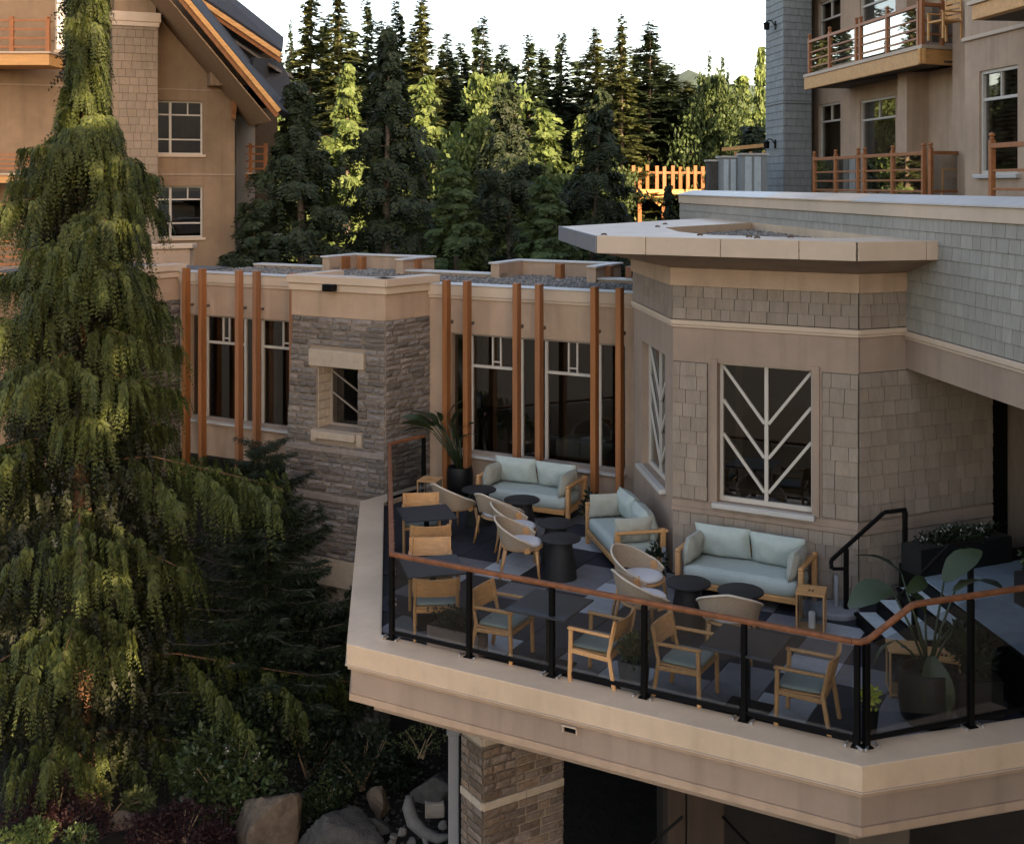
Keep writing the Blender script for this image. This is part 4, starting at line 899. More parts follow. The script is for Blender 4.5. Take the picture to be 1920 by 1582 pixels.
# ================================================================== left building
lbd = thing('gabled_lodge', 'tan stucco lodge with steep gable, orange bargeboards and shingled pier', 'building', (-12,41,0))
QL = V2(-9.69,41.0); fLB = Face(QL - U_R*14, U_R); T = 14.0
def uT(t): return T - t
hU = (uT(2.62), uT(1.08), 6.66, 8.50); hLo = (uT(2.62), uT(1.08), 3.80, 5.58); hX = (uT(5.85), uT(4.7), 10.05, 12.2)
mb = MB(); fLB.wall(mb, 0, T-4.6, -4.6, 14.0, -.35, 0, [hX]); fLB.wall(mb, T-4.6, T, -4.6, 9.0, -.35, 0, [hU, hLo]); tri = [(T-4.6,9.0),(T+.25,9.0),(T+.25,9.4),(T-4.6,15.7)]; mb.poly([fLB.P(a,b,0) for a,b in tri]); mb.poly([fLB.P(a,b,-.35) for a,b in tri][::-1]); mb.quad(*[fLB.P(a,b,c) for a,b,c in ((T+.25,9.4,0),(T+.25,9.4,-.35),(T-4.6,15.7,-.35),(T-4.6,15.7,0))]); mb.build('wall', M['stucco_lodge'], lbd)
def lb_window(h):
    u0, u1, z0, z1 = h; f = fLB; dd = -.2
    m = MB(); fw = .06; f.box(m, u0, u1, z1-fw, z1, dd-.05, dd+.05); f.box(m, u0, u1, z0, z0+fw, dd-.05, dd+.05); f.box(m, u0, u0+fw, z0+fw, z1-fw, dd-.05, dd+.05); f.box(m, u1-fw, u1, z0+fw, z1-fw, dd-.05, dd+.05)
    w = m.build('window_frame', M['win_frame'], lbd); a = u0 + (u1-u0)*.30
    for x in (a,): m = MB(); f.box(m, x-.04, x+.04, z0+fw, z1-fw, dd-.04, dd+.045); m.build('mullion', M['win_frame'], w)
    for zf in (.28, .74): z = z0+(z1-z0)*zf; m = MB(); f.box(m, u0+fw, u1-fw, z-.025, z+.025, dd-.035, dd+.035); m.build('transom', M['win_frame'], w)
    x = u0+(u1-u0)*.68; m = MB(); f.box(m, x-.02, x+.02, z0+(z1-z0)*.74+.025, z1-fw, dd-.03, dd+.03); m.build('glazing_bar', M['win_frame'], w)
    m = MB(); f.box(m, u0+.03, u1-.03, z0+.03, z1-.03, dd-.02, dd-.01); m.build('pane', M['lodge_glass'], w); m = MB(); f.box(m, u0-1.2, u1+1.2, z0-.2, z1+.6, dd-1.0, dd-.95); m.build('room_wall', M['dark_room'], w)
    m = MB(); f.box(m, u0-.05, u1+.08, z0-.09, z0-.002, dd, .06, .01); m.build('sill', M['trim'], w)
for h in (hU, hLo, hX): lb_window(h)
mb = MB()
for z in (8.86, 5.95, 2.6): fLB.box(mb, 0, T, z, z+.05, .003, .03)
mb.build('string_course', M['stucco_pink'], lbd)
# pier
fPi = Face(fLB.P(uT(4.12),0,.95).xy, U_R); wp = 1.42
mb = MB(); fPi.box(mb, 0, wp, -4.6, 11.0, -.949, 0); mb.build('pier_core', M['shingle_back'], lbd)
SP = shingle_meshes(M['shingle_pier']); fPl = Face(fPi.P(0,0,-.95).xy, Vector((0.399,-0.917)))
pcs = rows_of(fPi, 0, wp, 3.4, 11.0, .26, .16, .34, .002, .03) + rows_of(fPl, 0, .95, 3.4, 11.0, .26, .2, .4, .002, .03)
emit(lbd, 'shingle', pcs, SP, M['shingle_pier'])
mb = MB(); fPi.box(mb, -.10, wp+.10, 11.0, 11.32, -1.0, .10, .02); fPi.box(mb, -.04, wp+.04, 10.86, 10.997, .035, .07); mb.build('pier_cornice', M['trim'], lbd)
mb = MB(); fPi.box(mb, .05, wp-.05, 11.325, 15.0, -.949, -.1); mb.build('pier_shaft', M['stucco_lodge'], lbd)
# side wall and gable soffit box
fLs = Face(QL, Vector((-.105,.9945)), N=Vector((.9945,.105))); mb = MB(); mb.prism([QL+Vector((-.02,.34)), QL+Vector((-.75,7.5)), QL+Vector((-3,7)), QL+Vector((-.9,2.0))], -4.6, 9.0); mb.build('side_wall', M['shingle_pier'], lbd)
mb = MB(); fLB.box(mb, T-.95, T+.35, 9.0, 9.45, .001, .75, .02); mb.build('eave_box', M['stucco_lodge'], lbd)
mb = MB(); fLB.box(mb, T-.15, T+.02, 7.9, 8.99, .05, .20, .02); a, b = fLB.P(T-.06,8.05,.15), fLB.P(T-.06,8.95,.62); mb.bar(a, b, .14, .14); fLB.box(mb, T-.14, T+.01, 8.80, 8.995, .22, .75, .02); mb.build('eave_bracket', M['timber'], lbd)
# front gable: bargeboards, soffit, roof slope
def slab(pts, th, name, m, parent):
    a, b, c, d = [Vector(p) for p in pts]; n = (b-a).cross(d-a).normalized()*th
    if n.z > 0: n = -n
    return MB().hexa([a+n,b+n,c+n,d+n,a,b,c,d]).build(name, m, parent)
Yg = 38.3; e0 = at(527,204,Yg); e1 = at(300,-70,Yg-1.8); vb = Vector((-.399,.917,0)); back = Vector((-.55,5.2,0)); bk2 = Vector((-.45,6.5,-.1))
slab([e0, e1, e1+bk2, e0+bk2], .22, 'roof_slope', M['roof_dark'], lbd)
lowr = Vector((0.9,0.6,-1.1))
for k, off in enumerate((0.0, .17)):
    d = (e1-e0).normalized(); dn = Vector((-d.z*0-.35,0,-.75)).normalized()
    MB().bar(e0 + dn*(.10+off) + Vector((0,-.02-.07*(1-k),0)), e1 + dn*(.10+off) + Vector((0,-.02-.07*(1-k),0)), .09, .15, up=dn, c=.01).build('bargeboard', M['timber_light'] if k == 0 else M['timber'], lbd)
mb = MB(); s0, s1 = e0 + Vector((-.35,.05,-.35)), e1 + Vector((-.35,.05,-.35)); dz_ = Vector((0,0,-.06)); mb.hexa([s0+dz_, s1+dz_, s1+dz_+vb*3.6, s0+dz_+vb*3.6, s0, s1, s1+vb*3.6, s0+vb*3.6]); mb.build('gable_soffit', M['soffit_wood'], lbd)
# lower side roof, right of the gable
slab([at(455,196,41.5), at(562,199,44.5), at(520,112,44.5), at(470,108,41.5)], .15, 'roof_slope', M['roof_dark'], lbd)
MB().bar(at(455,200,41.4), at(562,202,44.4), .12, .1).build('eave_board', M['slate_flash'], lbd)
# higher gable behind
f0, f1 = at(527,104,43), at(380,5,43); slab([f0+Vector((.06,0,.18)), f1+Vector((.06,0,.18)), at(350,-75,46.5), at(532,70,46)], .2, 'roof_slope', M['roof_dark'], lbd)
f1b = f1 + (f1-f0)*.6
for k in range(2): MB().bar(f0+Vector((0,-.08*(1-k),-.0-.2*k)), f1b+Vector((0,-.08*(1-k),-.0-.2*k)), .09, .17, up=(0,0,1)).build('bargeboard', M['timber_light'] if k == 0 else M['timber'], lbd)
mb = MB(); mb.hexa([f0+Vector((-.2,.1,-.55)), f1b+Vector((-.2,.1,-.55)), f1b+Vector((-.2,3.5,-.55)), f0+Vector((-.2,3.5,-.55)), f0+Vector((-.2,.1,-.45)), f1b+Vector((-.2,.1,-.45)), f1b+Vector((-.2,3.5,-.45)), f0+Vector((-.2,3.5,-.45))]); mb.build('gable_soffit', M['soffit'], lbd)
mb = MB(); mb.prism([at(440,200,47).xy, at(520,200,47).xy, at(500,200,52).xy, at(420,200,52).xy], -4.6, 9.2); mb.build('rear_wall', M['soffit'], lbd)
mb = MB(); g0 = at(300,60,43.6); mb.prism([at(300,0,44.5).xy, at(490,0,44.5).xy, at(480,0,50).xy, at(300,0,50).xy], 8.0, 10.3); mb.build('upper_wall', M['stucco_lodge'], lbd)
pp = [at(372,-6,45.4), at(524,98,45.4), at(512,192,45.4), at(425,192,45.4)]; o_ = Vector((0,.4,0)); MB().hexa([pp[3], pp[2], pp[2]+o_, pp[3]+o_, pp[0], pp[1], pp[1]+o_, pp[0]+o_]).build('rear_gable', M['soffit'], lbd)
# balconies of the lodge
def lodge_balcony(label, px0, px1, pytop, pyslab, Y, h=.42, wood=None):
    a, b = at(px0,pyslab,Y), at(px1,pyslab,Y); t = thing('balcony', label, 'balcony', (a.x,a.y,a.z-h), group='balconies on the gabled lodge')
    MB().bx(a.x,b.x,Y,Y+1.4,a.z-h,a.z-.06).build('fascia_beam', wood or M['timber_light'], t); MB().bx(a.x-.06,b.x+.06,Y-.06,Y+1.4,a.z-.057,a.z).build('deck', M['trim'], t)
    zt = at(px0,pytop,Y).z; n = max(2, round((b.x-a.x)/1.2)); xs = [a.x+.06+(b.x-a.x-.12)*k/n for k in range(n+1)]
    for x in xs: MB().bx(x-.06,x+.06,Y+.02,Y+.14,a.z,zt+.12).build('post', M['balcony_wood'], t)
    for z in [a.z+.15+(zt-a.z-.15)*k/3 for k in range(4)]: MB().bx(a.x,b.x,Y+.05,Y+.10,z-.03,z+.03).build('rail', M['balcony_wood'], t)
    return t
lodge_balcony('timber balcony at the upper left edge of the lodge', -120, 92, 38, 97, 36.6)
lodge_balcony('middle timber balcony of the lodge behind the cedar', -120, 60, 290, 325, 36.4, .3)
lodge_balcony('lower timber balcony of the lodge behind the cedar', -120, 55, 452, 505, 36.2, .3)
lodge_balcony('open slatted timber balcony behind the right corner of the lodge', 438, 500, 275, 324, 44, .3, M['balcony_wood'])
lodge_balcony('lowest slatted balcony behind the right corner of the lodge', 436, 500, 428, 450, 44, .2, M['balcony_wood'])
lp = thing('parapet_wall', 'low tan parapet in front of the gabled lodge', 'wall', tuple(at(300,475,33).xy)+(3,))
a, b = at(215,470,33), at(356,462,34); MB().cbox((a.x,a.y,2.6), Vector((b.x-a.x,b.y-a.y,0)), Vector((0,.4,0)), Vector((0,0,a.z-2.6)), .02).build('wall', M['stucco'], lp)
MB().cbox((a.x-.1,a.y-.06,a.z+.003), Vector((b.x-a.x+.2,b.y-a.y,0)), Vector((0,.5,0)), Vector((0,0,.14)), .02).build('coping', M['trim'], lp)
lp2 = thing('parapet_wall', 'low grey parapet under the trees right of the lodge', 'wall', tuple(at(480,470,42).xy)+(2,))
a, b = at(436,452,42), at(520,446,44); MB().cbox((a.x,a.y,-2), Vector((b.x-a.x,b.y-a.y,0)), Vector((0,.4,0)), Vector((0,0,a.z+2)), .02).build('wall', M['stucco'], lp2)
MB().cbox((a.x-.1,a.y-.06,a.z+.003), Vector((b.x-a.x+.2,b.y-a.y,0)), Vector((0,.5,0)), Vector((0,0,.16)), .02).build('coping', M['flash'], lp2)

# ================================================================== unseen block (right, behind the camera) added to shade the terrace
pv, sh_ = Vector((.783,.622)), Vector((.622,-.783))
def ws(w, s): return pv*w + sh_*s
wing = thing('shade_block', 'tan block added to shade the terrace, unseen right of the camera', 'building', (14,9,-4.6))
def shade_box(w0, w1, s0, s1, z1, mname='wall'):
    MB().prism([ws(w0,s0), ws(w1,s0), ws(w1,s1), ws(w0,s1)], -4.6, z1).build(mname, M['stucco'], wing)
    MB().prism([ws(w0-.4,s0-.4), ws(w1+.4,s0-.4), ws(w1+.4,s1+.4), ws(w0-.4,s1+.4)], z1+.01, z1+.4).build('roof', M['roof_dark'], wing)
SHADE_BOXES = [(7.0,18.0,3.0,14.0,30.0), (18.01,25.0,3.2,14.0,30.0)]
for b_ in SHADE_BOXES: shade_box(*b_)
# ================================================================== furniture
def copy_tree(o, parent=None):
    c = o.copy(); COL.objects.link(c); c.parent = parent
    for ch in o.children: copy_tree(ch, c)
    return c
USED = {}
def place(kind, maker, label, x, y, face, z=0.0, group=None):
    """put one more of a kind at (x,y), its front towards the direction face"""
    rz = math.atan2(face[1], face[0]) - math.pi/2
    if kind not in USED: o = maker(); USED[kind] = o
    else: o = copy_tree(USED[kind])
    o.location = (x, y, z); o.rotation_euler = (0, 0, rz); o['label'] = label
    if group: o['group'] = group
    return o
def pillow(w, h, t, nx=14, ny=10, seed=0, pinch=.05):
    """soft cushion, w along x, h along z, thickness along y, centred"""
    r = random.Random(seed); mb = MB(); fr, bk = [], []
    for i in range(nx+1):
        a, b = [], []
        for j in range(ny+1):
            x = -1+2*i/nx; y = -1+2*j/ny
            th = (max(0, 1-abs(x)**3.2) * max(0, 1-abs(y)**3.2)) ** .5
            px = x*(1 - pinch*(1-y*y)) * w/2; pz = y*(1 - pinch*(1-x*x)) * h/2
            wob = .011*math.sin(5*x+seed)*math.sin(4*y+2*seed) + .006*math.sin(11*x-3*y+seed)
            a.append((px, -t/2*th + wob*th, pz)); b.append((px, t/2*th + wob*th, pz))
        fr.append(a); bk.append(b)
    mb.grid(fr); mb.grid([list(reversed(c)) for c in bk]); return mb
def seat_cushion(w, d, h, nx=16, ny=10):
    """thick box cushion with rounded edges, base at z=0, centred in x,y"""
    mb = MB(); prof = [(0.93,0.0),(0.985,.18),(1.0,.5),(0.985,.82),(0.95,.95)]; rings = []
    def rr(s, zz):
        out = []; n = 40
        for k in range(n):
            t = 2*math.pi*k/n; c, s_ = math.cos(t), math.sin(t); e = .22
            x = math.copysign(abs(c)**e, c)*(w/2 - (1-s)*.5); y = math.copysign(abs(s_)**e, s_)*(d/2 - (1-s)*.5); out.append((x, y, zz*h))
        return out + [out[0]]
    for s, z in prof: rings.append(rr(s, z))
    rings.append([(x*.80, y*.80, h*1.04) for x, y, z in rings[-1]]); mb.grid([list(r) for r in zip(*rings)])
    mb.poly([p for p in rings[-1][:-1]]); mb.poly([p for p in reversed(rings[0][:-1])]); return mb

def make_armchair():
    t = thing('dining_armchair', 'x', 'chair', group='teak dining armchairs on the terrace')
    W = .27
    for s in (-1, 1):
        MB().bar((s*W, .25, 0), (s*W, .235, .635), .042, .046, up=(0,1,0), c=.01).build('leg', M['teak_grey'], t)
        m = MB(); m.bar((s*(W-.01), -.30, 0), (s*(W-.005), -.225, .44), .038, .046, up=(0,1,0), c=.01); m.bar((s*(W-.005), -.225, .43), (s*(W-.03), -.31, .80), .036, .042, up=(0,1,0), c=.01); m.build('leg', M['teak_grey'], t)
        MB().bar((s*W, .275, .645), (s*W, -.25, .635), .058, .030, c=.012).build('arm', M['teak'], t)
        MB().bar((s*W, .23, .395), (s*W, -.22, .375), .026, .05).build('side_rail', M['teak_grey'], t)
    MB().bar((-W,.24,.40), (W,.24,.40), .026, .05).build('front_rail', M['teak'], t); MB().bar((-W,-.225,.375), (W,-.225,.375), .026, .05).build('back_rail', M['teak'], t)
    MB().cb(-.255,.255,-.225,.255,.402,.424,.006).build('seat_base', M['teak_grey'], t)
    c = seat_cushion(.50,.46,.045).build('seat_pad', M['seat_pad'], t, smooth=True); c.location = (0,.015,.425)
    m = MB(); fr, bk = [], []          # curved plywood backrest
    for i in range(13):
        x = -1+2*i/12; a, b = [], []
        for j in range(5):
            z = .565 + .245*j/4; y = -.255 - .055*(j/4) - .045*(1-x*x); top = .018*(1-x*x)*(j/4)
            a.append((x*.285, y, z-top)); b.append((x*.285, y+.018, z-top))
        fr.append(a); bk.append(b)
    m.grid(fr); m.grid([list(reversed(c)) for c in bk])
    for i in range(12): m.quad(fr[i][4], fr[i+1][4], bk[i+1][4], bk[i][4]); m.quad(fr[i+1][0], fr[i][0], bk[i][0], bk[i+1][0])
    for e in (0, 12):
        for j in range(4):
            q = (fr[e][j], fr[e][j+1], bk[e][j+1], bk[e][j]); m.quad(*(q if e == 0 else q[::-1]))
    m.build('backrest', M['teak'], t, auto=50); return t

def weave_mat():
    m, n, l, b = new_mat('woven_rope'); b.inputs['Roughness'].default_value = .85; tc = n.new('ShaderNodeTexCoord')
    w1 = n.new('ShaderNodeTexWave'); w1.wave_type = 'BANDS'; w1.bands_direction = 'Z'; w1.inputs['Scale'].default_value = 22; w1.inputs['Distortion'].default_value = 1.2
    w2 = n.new('ShaderNodeTexNoise'); w2.inputs['Scale'].default_value = 60
    l.new(tc.outputs['Object'], w1.inputs[0]); l.new(tc.outputs['Object'], w2.inputs[0])
    rp = n.new('ShaderNodeValToRGB'); rp.color_ramp.elements[0].color = (.26,.18,.115,1); rp.color_ramp.elements[1].color = (.50,.38,.265,1); ad = n.new('ShaderNodeMath'); ad.operation = 'MULTIPLY'
    l.new(w1.outputs[0], ad.inputs[0]); l.new(w2.outputs[0], ad.inputs[1]); mm = n.new('ShaderNodeMath'); mm.operation = 'MULTIPLY'; mm.inputs[1].default_value = 1.6; l.new(ad.outputs[0], mm.inputs[0]); l.new(mm.outputs[0], rp.inputs[0]); l.new(rp.outputs[0], b.inputs['Base Color'])
    bp = n.new('ShaderNodeBump'); bp.inputs['Strength'].default_value = .5; bp.inputs['Distance'].default_value = .01; l.new(w1.outputs[0], bp.inputs['Height']); l.new(bp.outputs[0], b.inputs['Normal']); return m
M['weave'] = weave_mat(); M['rope'] = mat('rope', (.50,.42,.33), .85, .12, 40, .3, 90, coords='obj')
def make_tub():
    t = thing('woven_tub_chair', 'x', 'chair', group='woven tub chairs on the terrace')
    N = 30; A = math.radians(118); fo, fi, rim = [], [], []
    def top(a): k = abs(a)/A; return .83 - .33*(k**1.5)
    def rad(a): return .305 + .03*abs(a)/A
    for i in range(N+1):
        a = -A + 2*A*i/N; o_, i_ = [], []
        zb = .44 + .09*max(0, 1-(abs(a)/1.0)**2); zt = top(a)
        for j in range(7):
            f = j/6; z = zb + (zt-zb)*f; r = rad(a) + .075*f*(.4+.6*math.cos(a*.5)); x, y = math.sin(a), -math.cos(a)
            yo = .03 if abs(a) > 1.6 else 0
            o_.append((x*r, y*(r)+yo, z)); i_.append((x*(r-.014), y*(r-.014)+yo, z))
        fo.append(o_); fi.append(i_); rim.append(Vector(o_[6]))
    m = MB(); m.grid(fo); m.grid([list(reversed(c)) for c in fi])
    for i in range(N): m.quad(fo[i+1][0], fo[i][0], fi[i][0], fi[i+1][0])
    m.build('woven_shell', M['weave'], t, smooth=True)
    MB().tube(rim, .015, 8).build('rim', M['rope'], t, smooth=True)
    MB().lathe([(.27,.0),(.30,.012),(.30,.03),(.285,.04)], 28, (0,.02,.405)).build('seat_frame', M['teak_grey'], t)
    MB().lathe([(.265,.0),(.285,.02),(.275,.05),(.22,.066),(.1,.072)], 28, (0,.02,.446)).build('cushion', M['white_pad'], t, smooth=True)
    for s in (-1, 1):
        MB().tube([(s*.30,.27,0),(s*.265,.225,.42)], [.017,.024], 8).build('leg', M['teak_grey'], t, smooth=True)
        MB().tube([(s*.26,-.30,0),(s*.23,-.215,.42)], [.017,.024], 8).build('leg', M['teak_grey'], t, smooth=True)
        MB().bar((s*.325,.10,.40),(s*.345,.06,.58), .016, .09, up=(0,1,0)).build('bracket', M['teak'], t)
    return t
def make_sofa(Lx, seed):
    def mk():
        t = thing('lounge_sofa', 'x', 'sofa', group='lounge sofas on the terrace'); D = .76; hx = Lx/2
        MB().cb(-hx+.06,hx-.06,-D/2+.05,D/2-.0,.15,.23,.01).build('base_frame', M['teak'], t)
        for s in (-1, 1):
            MB().cb(s*hx-.035,s*hx+.035,D/2-.075,D/2,0,.60,.01).build('front_post', M['teak'], t)
            MB().cb(s*hx-.035,s*hx+.035,-D/2,-D/2+.075,0,.66,.01).build('rear_post', M['teak'], t)
            MB().cb(s*hx-.036,s*hx+.036,-D/2-.04,D/2+.002,.602,.645,.012).build('arm', M['teak'], t)
            MB().cb(s*hx-.02,s*hx+.02,-D/2+.076,D/2-.076,.17,.23,.006).build('side_rail', M['teak'], t)
        MB().cb(-hx+.036,hx-.036,-D/2,-D/2+.04,.50,.60,.01).build('back_rail', M['teak'], t)
        c = seat_cushion(Lx-.10,D-.04,.20).build('seat_cushion', M['sofa_fabric'], t, smooth=True); c.location = (0,.02,.232)
        for k, s in enumerate((-1, 1)):
            c = pillow((Lx-.12)/2, .47, .27, seed=seed+k, pinch=.045).build('back_cushion', M['sofa_fabric'], t, smooth=True); c.location = (s*(Lx-.14)/4, -D/2+.17, .655+.01*k); c.rotation_euler = (math.radians(-17+3*k), 0, math.radians(2*s))
            c = pillow(.58, .40, .19, seed=seed+5+k, pinch=.05).build('arm_cushion', M['sofa_beige'], t, smooth=True); c.location = (s*(hx-.13), .07, .62); c.rotation_euler = (math.radians(-10), 0, s*math.radians(90) if s < 0 else math.radians(90)); c.rotation_euler.x = math.radians(-12*s)
        return t
    return mk
def make_round_table():
    t = thing('round_side_table', 'x', 'table', group='round black side tables')
    MB().lathe([(.275,0),(.288,.006),(.288,.022),(.28,.028)], 40, (0,0,.545)).build('table_top', M['table_black'], t, auto=40)
    MB().lathe([(.235,0),(.232,.02),(.205,.25),(.165,.48),(.15,.545)], 32).build('pedestal', M['table_black'], t, auto=40); return t
def make_square_table():
    t = thing('dining_table', 'x', 'table', group='square dark dining tables')
    MB().cb(-.39,.39,-.39,.39,.715,.738,.005).build('table_top', M['table_slate'], t)
    MB().cb(-.035,.035,-.035,.035,.02,.712,.006).build('column', M['black_metal'], t); MB().cb(-.24,.24,-.24,.24,.0,.018,.004).build('base_plate', M['black_metal'], t)
    m = MB(); m.cb(-.22,.22,-.02,.02,.69,.713,.003); m.cb(-.02,.02,-.22,-.021,.69,.713,.003); m.cb(-.02,.02,.021,.22,.69,.713,.003); m.build('top_bracket', M['black_metal'], t); return t
def make_lantern():
    t = thing('timber_lantern', 'x', 'lantern', group='timber floor lanterns'); w = .165
    for sx in (-1, 1):
        for sy in (-1, 1): MB().cb(sx*w-.011,sx*w+.011,sy*w-.011,sy*w+.011,0,.49,.003).build('upright', M['teak_grey'], t)
    MB().cb(-w-.005,w+.005,-w-.005,w+.005,.02,.04,.003).build('base', M['teak'], t)
    m = MB(); m.cb(-w-.015,-.035,-w-.015,w+.015,.491,.515,.004); m.cb(.035,w+.015,-w-.015,w+.015,.491,.515,.004); m.cb(-.0345,.0345,-w-.015,-.055,.491,.514,.003); m.cb(-.0345,.0345,.055,w+.015,.491,.514,.003); m.cb(-.006,.006,-.055,.055,.491,.513,.002); m.build('handle_top', M['teak'], t)
    for s in (-1, 1): MB().bx(s*w-.002,s*w+.002,-w+.012,w-.012,.045,.488).build('glass_panel', M['glass'], t); MB().bx(-w+.012,w-.012,s*w-.002,s*w+.002,.045,.488).build('glass_panel', M['glass'], t)
    MB().lathe([(.042,0),(.043,.01),(.043,.19),(.036,.20),(.01,.196)], 16, (.01,-.01,.041)).build('candle', M['candle'], t, auto=40); return t

bF = (U_F.x, U_F.y); bFm = (-U_F.x, -U_F.y); aF = (.482,.876)
G1 = 'square dark dining tables'
place('sq', make_square_table, 'square dark dining table at the left end of the terrace, farthest back', -1.28, 17.55, (-.27,.96))
place('sq', make_square_table, 'square dark dining table behind the left railing post, second from the back', -1.02, 15.12, (-.25,.97))
place('sq', make_square_table, 'square dark dining table behind the middle of the front railing', .44, 13.73, aF)
place('sq', make_square_table, 'square dark dining table nearest the front corner of the terrace', 2.52, 12.61, aF)
place('ch', make_armchair, 'teak armchair on the far side of the rearmost left table', -1.40, 18.12, (.1,-1))
place('ch', make_armchair, 'teak armchair backing the railing corner, near side of the rearmost left table', -1.18, 16.98, (-.08,1))
place('ch', make_armchair, 'teak armchair on the far side of the second left table', -1.10, 15.80, (.08,-1))
place('ch', make_armchair, 'teak armchair with its back to the front railing beside the taupe planter', -.95, 14.74, (-.05,1))
place('ch', make_armchair, 'teak armchair left of the middle front table', -.10, 14.04, bF)
place('ch', make_armchair, 'teak armchair right of the middle front table', 1.0, 13.36, bFm)
place('ch', make_armchair, 'teak armchair left of the table nearest the front corner', 1.93, 12.93, (.86,-.51))
place('ch', make_armchair, 'pale teak armchair in the front corner of the railing', 3.08, 12.30, (-.9,.44))
place('tub', make_tub, 'woven tub chair farthest left, beside the rearmost dining table', -.93, 19.05, (.8,.6))
place('tub', make_tub, 'woven tub chair second from the left, facing the far sofa', -.20, 18.50, (.72,.69))
place('tub', make_tub, 'woven tub chair with white cushion behind the nearest of its row', .06, 17.76, (1,.08))
place('tub', make_tub, 'nearest woven tub chair of the left row beside the black pedestal table', .13, 16.98, (1,-.02))
place('tub', make_tub, 'woven tub chair with white cushion in the middle of the terrace facing right', 1.70, 15.52, (.9,-.43))
place('tub', make_tub, 'woven tub chair seen from its side behind the middle handrail', 1.64, 14.72, (.95,.31))
place('tub', make_tub, 'woven tub chair seen from behind in front of the right sofa', 2.62, 14.12, (.22,.97))
place('rt', make_round_table, 'round black side table left of the far sofa', -.55, 19.55, (0,1))
place('rt', make_round_table, 'round black side table in front of the far sofa', .16, 18.92, (0,1))
place('rt', make_round_table, 'round black side table behind the one with the broad pedestal in the middle', .66, 17.62, (0,1))
place('rt', make_round_table, 'round black table with broad visible pedestal beside the left row of tub chairs', .70, 16.86, (0,1))
place('rt', make_round_table, 'round black side table left in front of the right sofa', 2.25, 14.98, (0,1))
place('rt', make_round_table, 'round black side table right in front of the right sofa', 2.86, 14.68, (0,1))
sf3 = make_sofa(1.70, 3)
def sofa_at(key, maker, label, fl, fr_pt):
    """fl, fr_pt: front left and front right corners as one looks at the sofa's front"""
    fl, fr_pt = V2(*fl), V2(*fr_pt); d = (fr_pt-fl).normalized(); n = Vector((-d.y, d.x)); c = (fl+fr_pt)/2 + n*.38
    return place(key, maker, label, c.x, c.y, (-n.x,-n.y))
sofa_at('s1', make_sofa(1.68, 1), 'pale blue green sofa below the corridor windows, farthest away', (-.60,20.18), (.92,19.42))
sofa_at('s2', make_sofa(1.62, 2), 'pale blue green sofa turned sideways against the left face of the bay', (1.16,18.45), (1.48,16.88))
sofa_at('s3', sf3, 'pale blue green sofa under the chevron window', (2.26,16.10), (3.76,15.28))
place('lan', make_lantern, 'small timber lantern in the far left corner of the terrace', -1.43, 20.45, (.3,1))
place('lan', make_lantern, 'timber lantern with white candle right of the right sofa', 3.79, 14.86, (.35,1))
place('lan', make_lantern, 'timber lantern left of the big potted plant, below the steps', 4.36, 13.05, (.2,1))
place('lan', make_lantern, 'timber lantern half hidden behind the big potted plant', 4.72, 12.82, (.4,1))
def umbrella_base(label, x, y, r):
    t = thing('parasol_base', label, 'parasol base', (x,y,0), group='grey parasol bases', local=True)
    MB().lathe([(r,0),(r,.05),(r*.92,.075),(.06,.09)], 32).build('weight', M['concrete'], t, auto=40); MB().lathe([(.03,0),(.03,.40),(.026,.41)], 14, (0,0,.085)).build('sleeve', M['concrete'], t, auto=40)
umbrella_base('round grey parasol base right of the right sofa', 4.28, 15.48, .30); umbrella_base('grey parasol base between the two nearer sofas', 2.16, 16.66, .2)

# ================================================================== steps, landing, handrails on the right
steps = thing('entrance_steps', 'pale blue steps with black nosings rising to the entrance landing', 'steps', (4.8,14.4,0))
sl = .10
def sx(x, y): return x + (15.0-y)*sl*.9
ys = (13.75, 15.05)
edges = [4.40,4.66,4.94,5.20]
for k, x in enumerate(edges[:-1]):
    z = .16*(k+1); x2 = edges[k+1]
    MB().prism([V2(sx(x+.02,ys[0]),ys[0]), V2(sx(5.3,ys[0]),ys[0]), V2(sx(5.3,ys[1]),ys[1]), V2(sx(x+.02,ys[1]),ys[1])], z-.155, z-.012).build('riser', M['black_metal'], steps)
    MB().prism([V2(sx(x+.045,ys[0]),ys[0]), V2(sx(x2+.01,ys[0]),ys[0]), V2(sx(x2+.01,ys[1]),ys[1]), V2(sx(x+.045,ys[1]),ys[1])], z-.011, z).build('tread', M['step_tread'], steps)
    MB().prism([V2(sx(x-.01,ys[0]),ys[0]), V2(sx(x+.044,ys[0]),ys[0]), V2(sx(x+.044,ys[1]),ys[1]), V2(sx(x-.01,ys[1]),ys[1])], z-.03, z+.003).build('nosing', M['black_metal'], steps)
land = thing('entrance_landing', 'blue grey tiled landing at the top of the entrance steps', 'landing', (6.5,14,0))
MB().prism([V2(sx(5.20,11.9),11.95), V2(9.6,13.2), V2(9.6,17.2), V2(sx(5.20,15.6),15.6)], .02, .615).build('kerb_block', M['black_metal'], land)
tl = MB().cb(.004,.60,.004,.60,-.02,0,.003).mesh('paver', M['landing'])
for i in range(8):
    for j in range(8):
        o = V2(sx(5.22,15.5),15.5) + Vector((.0945,-.9955))*(.605*j) + Vector((.9955,.0945))*(.605*i)
        if o.y < 12.6 + .31*max(0,o.x-5.5) or (o + Vector((.3,.02))).x > 9.4: continue
        q = link_mesh('paver', tl, land, Vector((o.x,o.y,.64)) - BASE[land.name]); q.rotation_euler = (0,0,math.atan2(-.9955,.0945))
